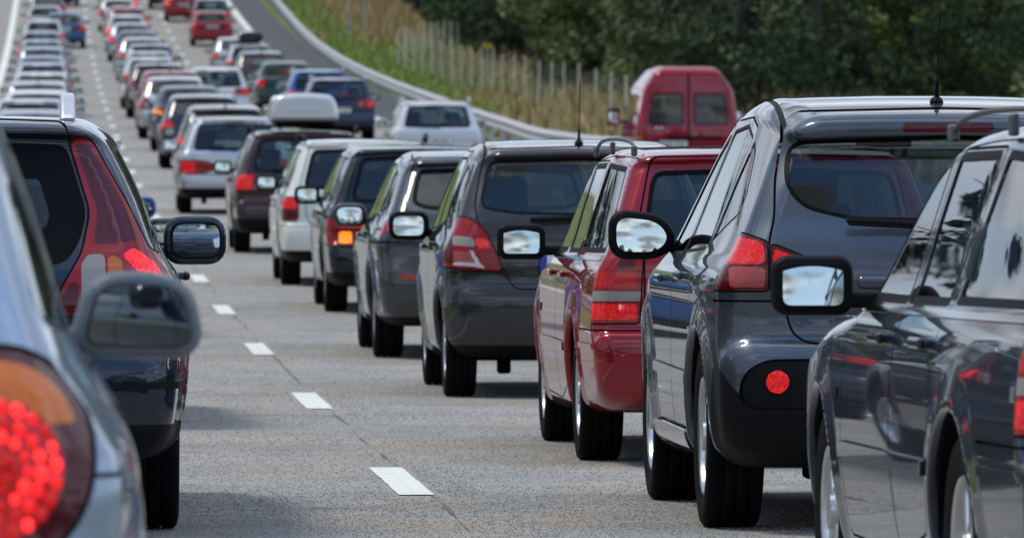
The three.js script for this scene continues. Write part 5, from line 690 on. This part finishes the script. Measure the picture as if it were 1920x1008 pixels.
function vanSpec() {
  return {
    h: 0.04, lod: 0, W: 0.90, wb: 2.9, R: 0.32, tw: 0.2, belt: 1.2, spokes: 5, glass: 'tint', rBody: 0.06, rGreen: 0.10, bowR: 0.02, taperR: [0.01, 0.02], crown: 0.02, tz0: 0, flare: 0.005, gapW: 0.008,
    prof: [[0.5, 0.28], [0.82, 0.30], [0.90, 0.36], [0.92, 0.5], [0.90, 0.56], [0.88, 0.60], [0.875, 1.0], [0.865, 1.2], [0.83, 1.7], [0.79, 2.05], [0.72, 2.13], [0.4, 2.17], [-0.8, 2.17], [-1.5, 2.12], [-1.9, 1.95], [-2.4, 1.45], [-2.75, 1.15], [-3.5, 0.95], [-3.75, 0.8], [-3.8, 0.5], [-3.7, 0.28], [-1.3, 0.25], [0.5, 0.28]],
    wid: [[0.2, 0.82], [0.3, 0.87], [0.6, 0.895], [1.0, 0.89], [1.2, 0.87], [1.6, 0.80], [1.75, 0.77], [2.0, 0.62], [2.2, 0.50]],
    sideWins: [{ p: [[-1.75, 1.22], [-2.45, 1.22], [-2.05, 1.70], [-1.78, 1.72]], r: 0.04 }], screen: { p: [[-0.1, 1.22], [0.74, 1.22], [0.64, 1.8], [-0.1, 1.84]], z: -1.5 },
    rearWins: [{ p: [[0.085, 1.18], [0.69, 1.18], [0.62, 1.72], [0.085, 1.72]], r: 0.05, z: 0.4, band: 0.025, both: true, mat: 'tint' }],
    lights: [{ p: [[0.77, 0.62], [0.77, 1.02], [1.0, 1.02], [1.0, 0.62]], r: 0.01, z: 0.8, mat: 'red', segs: [{ p: [[0.76, 0.91], [0.76, 1.01], [1, 1.01], [1, 0.91]], mat: 'amber' }, { p: [[0.76, 0.84], [0.76, 0.90], [1, 0.90], [1, 0.84]], mat: 'clear' }] }],
    tailgate: { name: 'rear_door', p: [[0.012, 0.60], [0.76, 0.60], [0.74, 1.2], [0.66, 1.75], [0.57, 2.04], [0.012, 2.06]], r: 0.03, z: 0.4 }, bumper: { y: 0.55, z: 0.45, mat: 'trim' }, doors: null,
    sideTrim: [0, 1, 2].map(i => ({ name: 'side_panel_rib', p: [[-0.25 - i * 0.5, 1.16], [-0.62 - i * 0.5, 1.16], [-0.62 - i * 0.5, 1.68], [-0.25 - i * 0.5, 1.68]], mat: 'paint', off: -0.012 })),
    mirror: { z: -2.2, y: 1.28, w: 0.2, h: 0.26, out: 0.2, tilt: 0.05, turn: -0.06 }, mirrorMat: 'trim', seatY: 0.35, seatZ: -1.2, noRearHeads: true, plate: [-0.28, 0.86, 0.885, 0],
    extra: () => [{ name: 'door_pull', geo: place(box(0.16, 0.03, 0.03, 0.01), -0.5, 1.13, 0.875), mat: 'chrome', parent: 'gate' }, { name: 'lock_barrel', geo: place(new THREE.CylinderGeometry(0.02, 0.02, 0.02, 12), 0.12, 1.02, 0.88, Math.PI / 2), mat: 'chrome', parent: 'gate' }, { name: 'plate_lamp_hood', geo: place(box(0.95, 0.05, 0.06, 0.02), 0.1, 0.97, 0.885), mat: 'trim', parent: 'gate' }],
  };
}
// ---------------------------------------------------------------- the cars
const PR = { navy: paint(0.005, 0.012, 0.045), slate: paint(0.062, 0.076, 0.100, 0.7, 0.45), bluegrey: paint(0.012, 0.019, 0.036, 0.4), wine: paint(0.235, 0.003, 0.012, 0.2), graphite: paint(0.030, 0.031, 0.035, 0.6, 0.45), grey: paint(0.045, 0.048, 0.055, 0.5), black: paint(0.004, 0.005, 0.008, 0.2), white: paint(0.62, 0.62, 0.60, 0.0), cream: paint(0.60, 0.60, 0.56, 0), plum: paint(0.030, 0.010, 0.015, 0.3), silver: paint(0.42, 0.44, 0.46, 0.75), paleblue: paint(0.26, 0.33, 0.42, 0.7), midnight: paint(0.007, 0.014, 0.030, 0.4), blue: paint(0.02, 0.09, 0.30, 0.4), steelblue: paint(0.03, 0.08, 0.17, 0.5), green: paint(0.012, 0.045, 0.038, 0.4), brown: paint(0.055, 0.042, 0.038, 0.5), red: paint(0.26, 0.004, 0.014, 0.1), vanred: paint(0.30, 0.004, 0.026, 0.0, 0.45), pearl: paint(0.50, 0.52, 0.54, 0.2), teal: paint(0.03, 0.12, 0.16, 0.4) };
const RIGHTQ = 'cars queuing in the middle lane', LEFTQ = 'cars queuing in the left lane', FARQ = 'cars queuing in the right lane';
MAT.diode = std({ color: col(0.5, 0.02, 0.02), roughness: 0.3, emissive: col(1.9, 0.04, 0.035) });
MAT.diodemid = std({ color: col(0.5, 0.02, 0.02), roughness: 0.3, emissive: col(0.85, 0.008, 0.008) }); MAT.diodedim = std({ color: col(0.4, 0.01, 0.01), roughness: 0.3, emissive: col(0.38, 0.003, 0.003) }); MAT.lampglow = lens(0.30, 0.003, 0.004, [0.16, 0.002, 0.002]); MAT.brakeled = lens(0.5, 0.006, 0.008, [2.4, 0.05, 0.06], { emissiveMap: facetTex });
MAT.turn = MAT.amber; MAT.belttrim = MAT.chrome; MAT.railmat = MAT.steel;
const T0 = Date.now(), lap = s => console.log(s, ((Date.now() - T0) / 1000).toFixed(1));

// near cars
makeCar(getModel('estate', () => estateSpec()), 'estate_car', 'dark blue-grey estate car nearest on the right, cut by the picture edge', RIGHTQ, 1.75, 21.2, { yaw: 0.036, paint: PR.bluegrey, plate: 'RDN 418' });
makeCar(getModel('crossover', () => crossoverSpec()), 'crossover_car', 'slate grey crossover with round red fog lamp and aerial on its roof', RIGHTQ, 1.80, 30, { paint: PR.slate, plate: 'XBW 306' });
makeCar(getModel('estate', () => estateSpec()), 'estate_car', 'wine red estate car with black roof rails and red bumper', RIGHTQ, 1.78, 37.2, { paint: PR.wine, plate: 'SMU 582' });
makeCar(getModel('city', () => citySpec()), 'hatchback_car', 'dark grey small hatchback with long roof aerial, ahead of the wine red estate', RIGHTQ, 1.62, 47.5, { paint: PR.graphite, plate: 'WHK 219' });
makeCar(getModel('hatch', () => hatchSpec(0.028)), 'hatchback_car', 'dark hatchback beside the lens outside the picture, seen only in a door mirror', RIGHTQ, 1.80, 9.4, { paint: PR.midnight, plate: 'FHB 640' });
lap('near cars');
makeCar(getModel('hatch', () => hatchSpec(0.028)), 'hatchback_car', 'grey hatchback with round red and amber lamps in dark housings', RIGHTQ, 1.60, 56.5, { paint: PR.grey, plate: 'YAT 741' });
makeCar(getModel('tallestate', () => tallEstateSpec()), 'estate_car', 'black estate car with red lamps running up the rear pillars, left lane', LEFTQ, -1.93, 30, { paint: PR.midnight, plate: 'WOC 653' });
makeCar(getModel('roundlamp', () => roundLampSpec()), 'hatchback_car', 'blurred silver-blue car with round glowing red diode lamp, bottom left corner', LEFTQ, -2.2, 13.7, { paint: PR.paleblue, plate: 'TJE 085' });
lap('hero cars');
makeCar(getModel('stackedEstate', () => queueEstateSpec(0.03, 0, { lamps: 'stacked', mirrorMat: 'trim', glass: 'tint', more: { rails: null } })), 'estate_car', 'black older car with a lit amber indicator below red lamp bars', RIGHTQ, 1.70, 70, { paint: PR.black, plate: 'DKF 157', mats: { stop: 'stopglow', turn: 'turnlit' } });
makeCar(getModel('uprightEstate', () => queueEstateSpec(0.032, 0, { lamps: 'upright', mirrorMat: 'trim', rails: 'trim', glass: 'tint' })), 'estate_car', 'white estate car with upright red lamps and black mirrors', RIGHTQ, 1.60, 80, { paint: PR.cream, plate: 'BGA 930' });
const boxCar = makeCar(getModel('wideEstate', () => queueEstateSpec(0.034, 0, { lamps: 'wide', rails: 'trim', skirt: 0.42 })), 'estate_car', 'dark plum estate car carrying a silver roof box', RIGHTQ, 1.48, 95.5, { paint: PR.plum, plate: 'NPS 264' });
makeCar(getModel('ovalEstate', () => queueEstateSpec(0.036, 0, { lamps: 'oval', rails: 'alu', skirt: 0.40 })), 'estate_car', 'silver estate car with oval red lamps ahead of the roof box car', RIGHTQ, 1.22, 121, { paint: PR.silver, plate: 'UEL 372' });
lap('mid cars');
// roof box
function roofBox(name, label, x, d, y, zc, w, h, l, m, rot) {
  const g = new THREE.Group(); g.name = numbered(name); const pts = roundPoly([[-w / 2, 0.02], [w / 2, 0.02], [w / 2 + 0.01, 0.10], [w / 2 - 0.05, h - 0.03, 0.10], [0, h, 0.3], [-w / 2 + 0.05, h - 0.03, 0.10], [-w / 2 - 0.01, 0.10]], 0.05);
  const sh = new THREE.ExtrudeGeometry(shapeOf(pts), { depth: l, bevelEnabled: true, bevelThickness: 0.10, bevelSize: 0.06, bevelOffset: -0.06, bevelSegments: 6 }); sh.translate(0, 0, -l / 2);
  mesh('lid', sh, m, g); mesh('base_tray', place(box(w - 0.10, 0.05, l, 0.02), 0, 0.0, 0), MAT.trim, g); mesh('lid_ridge', place(box(w * 0.55, 0.02, 0.015, 0.006), -0.02, h * 0.42, l / 2 + 0.102), m, g);
  for (const z of [-0.4, 0.4]) mesh('crossbar', place(box(1.16, 0.03, 0.05, 0.01), 0, -0.045, z), MAT.trim, g);
  g.position.set(x, elev(d) + y, -d + zc); g.rotation.x = Math.atan(slope(d + 1.3)); tag(g, label, 'roof box'); scene.add(g);
}
roofBox('roof_box', 'silver roof box on the dark plum estate car', 1.48, 95.5, 1.555, -0.35, 0.80, 0.36, 1.7, paint(0.55, 0.56, 0.57, 0.5));

// the rest of the queue: [lane x, distance, model, paint, label, lit]
const far = {
  e1: () => getModel('farEstate', () => queueEstateSpec(0.05, 1, { lamps: 'wide', rails: 'alu' })), e2: () => getModel('farEstate2', () => queueEstateSpec(0.05, 1, { lamps: 'pair', rails: 'alu' })), e4: () => getModel('farEstate4', () => queueEstateSpec(0.045, 1, { lamps: 'low', rails: 'alu' })), e3: () => getModel('farEstate3', () => queueEstateSpec(0.05, 1, { lamps: 'pillar', antenna: true })),
  s1: () => getModel('farSaloon', () => saloonSpec(0.05, 1)), s2: () => getModel('farSaloon2', () => saloonSpec(0.05, 1, { lamps: 'wide' })), h1: () => getModel('farHatch', () => hatchSpec(0.05, 1, { lights: LAMPS.corner })), h2: () => getModel('farHatch2', () => hatchSpec(0.05, 1, { lights: LAMPS.corner.map(l => ({ ...l, z: 0.5 })), more: { antenna: [0, 1.43, 0.2, 0.3, 0.5] } })), t1: () => getModel('farTall', () => tallEstateSpec(0.055, 1)),
};
const LIT = { stop: 'stoplit' }, ALL = { stop: 'stoplit', high: 'stoplit' }, GLOW = { stop: 'stopglow' };
const queue = [
  // middle lane
  [1.50, 140, 'h2', 'plum', 'dark red hatchback with pale reflecting roof behind the silver estate', GLOW, RIGHTQ], [1.45, 158, 'h1', 'bluegrey', 'dark hatchback with red lamp, second ahead of the silver estate', GLOW, RIGHTQ],
  [1.48, 175, 's1', 'slate', 'dark grey saloon with a lit amber lamp and blue mirror', { stop: 'turnlit' }, RIGHTQ], [2.70, 206, 'e1', 'white', 'white estate car straddling the middle and right lanes', null, RIGHTQ],
  [1.35, 188, 'h1', 'silver', 'silver hatchback just left of the white straddling estate', GLOW, RIGHTQ], [1.40, 199, 'e3', 'wine', 'dark wine estate beside the white straddling estate', GLOW, RIGHTQ], [1.30, 214, 'h2', 'plum', 'maroon hatchback behind the white car with lit brake lamps', null, RIGHTQ],
  [1.25, 228, 'e2', 'white', 'white estate car with brightly lit red brake lamps, middle lane', ALL, RIGHTQ], [1.35, 241, 'e3', 'silver', 'silver estate with pillar lamps ahead of the lit white estate', LIT, RIGHTQ], [1.6, 258, 'h2', 'steelblue', 'blue hatchback, second ahead of the lit white estate', null, RIGHTQ],
  [1.5, 273, 'h1', 'silver', 'silver hatchback, third ahead of the lit white estate', LIT, RIGHTQ], [1.5, 288, 's1', 'grey', 'grey saloon far up the middle lane with dark window', null, RIGHTQ], [1.4, 303, 'h1', 'paleblue', 'pale blue hatchback far up the middle lane', LIT, RIGHTQ],
  [1.4, 318, 'e1', 'white', 'white estate far up the middle lane with glowing lamp', LIT, RIGHTQ], [1.55, 333, 'h2', 'red', 'red hatchback far up the middle lane', ALL, RIGHTQ], [1.3, 349, 'h1', 'white', 'white hatchback at the top edge of the middle lane', null, RIGHTQ], [1.5, 366, 'e1', 'slate', 'grey estate at the top edge of the middle lane', LIT, RIGHTQ], [1.5, 381, 'h1', 'silver', 'silver hatchback farthest up the middle lane', null, RIGHTQ],
  // left lane
  [-1.80, 42.5, 'e1', 'bluegrey', 'dark estate hidden ahead of the black estate with pillar lamps', null, LEFTQ], [-1.75, 62, 'h1', 'blue', 'blue hatchback in the left lane showing only its mirror', null, LEFTQ],
  [-1.75, 118, 'h2', 'silver', 'silver hatchback hidden low behind the black estate roof', null, LEFTQ], [-1.85, 136, 's1', 'silver', 'silver saloon just above the roof of the black estate', null, LEFTQ], [-1.95, 151, 'e1', 'silver', 'silver estate with dark rear window above the black estate roof', GLOW, LEFTQ],
  [-1.85, 168, 's2', 'white', 'white saloon in the left lane above the black estate', null, LEFTQ], [-1.85, 180, 'h2', 'silver', 'silver hatchback, left lane, between two white cars', LIT, LEFTQ], [-1.8, 196, 'e3', 'white', 'white estate with a lit red lamp at its right side, left lane', LIT, LEFTQ],
  [-1.80, 216, 'e1', 'silver', 'silver estate with brightly lit high brake lamp, left lane', { high: 'stoplit' }, LEFTQ], [-1.85, 233, 's2', 'paleblue', 'pale blue saloon in the left lane', null, LEFTQ], [-1.85, 251, 'h1', 'paleblue', 'light blue hatchback with dark rear window, left lane', null, LEFTQ], [-1.9, 268, 'e3', 'silver', 'silver estate with red pillar lamps, lower of two alike in the left lane', GLOW, LEFTQ], [-1.95, 287, 'e3', 'silver', 'silver estate with red pillar lamps, upper of two alike in the left lane', LIT, LEFTQ],
  [-1.05, 324, 's2', 'steelblue', 'blue saloon moving out of the left lane towards the dashes', GLOW, LEFTQ], [-1.9, 309, 'e1', 'cream', 'cream estate left of the blue saloon', null, LEFTQ], [-1.85, 336, 's1', 'silver', 'silver saloon near the top of the left lane', null, LEFTQ], [-1.8, 354, 'h1', 'grey', 'grey hatchback at the top edge of the left lane', null, LEFTQ], [-1.1, 388, 'e1', 'black', 'black estate cut by the top edge, left of the dashes', null, LEFTQ],
  // right lane
  [5.62, 149, 'e4', 'pearl', 'pale silver estate car alone behind the wine red van, right lane', null, FARQ], [5.12, 186, 'e2', 'navy', 'navy blue estate with number plate, right lane behind the roof box', GLOW, FARQ], [5.15, 201, 'e1', 'blue', 'bright blue estate ahead of the navy estate', GLOW, FARQ], [4.92, 221, 's1', 'green', 'dark green saloon in the right lane', GLOW, FARQ],
  [4.75, 241, 'h2', 'brown', 'brown hatchback in the right lane with lit lamp', GLOW, FARQ], [4.85, 258, 'e1', 'silver', 'silver estate carrying a dark roof box', GLOW, FARQ], [4.75, 273, 'h1', 'silver', 'silver hatchback ahead of the dark roof box', null, FARQ], [4.95, 327, 's1', 'red', 'red saloon with pale number plate, right lane', GLOW, FARQ],
  [5.35, 348, 'e1', 'slate', 'grey estate ahead of the red saloon', null, FARQ], [4.4, 364, 'h1', 'wine', 'wine red hatchback with one bright brake lamp, top of picture', LIT, FARQ], [3.9, 384, 's2', 'black', 'black saloon at the top edge between the lanes', null, FARQ], [5.3, 398, 'h2', 'bluegrey', 'dark blue hatchback farthest up the right lane', null, FARQ],
];
const PL = ['JDB 417', 'AHL 203', 'CTR 961', 'EFW 348', 'GNZ 725', 'HYA 510', 'LOB 836', 'MUX 192', 'PEK 674', 'RSG 459'];
queue.forEach(([x, d, k, p, label, lit, grp], i) => makeCar(far[k](), { e: 'estate_car', s: 'saloon_car', h: 'hatchback_car', t: 'estate_car' }[k[0]], label, grp, x, d, { paint: PR[p], mats: lit || undefined, plate: PL[i % PL.length] }));
roofBox('roof_box', 'dark roof box on the silver estate in the right lane', 4.85, 258, 1.555, -0.35, 0.78, 0.34, 1.6, paint(0.03, 0.03, 0.034, 0.2));
makeCar(getModel('van', vanSpec), 'delivery_van', 'wine red high-roofed van with two rear door windows, by the guard rail', null, 9.25, 136, { paint: PR.vanred, plate: 'CHL 270', category: 'van', mats: { trim: MAT.trim } });
lap('queue');
renderer.render(scene, camera);
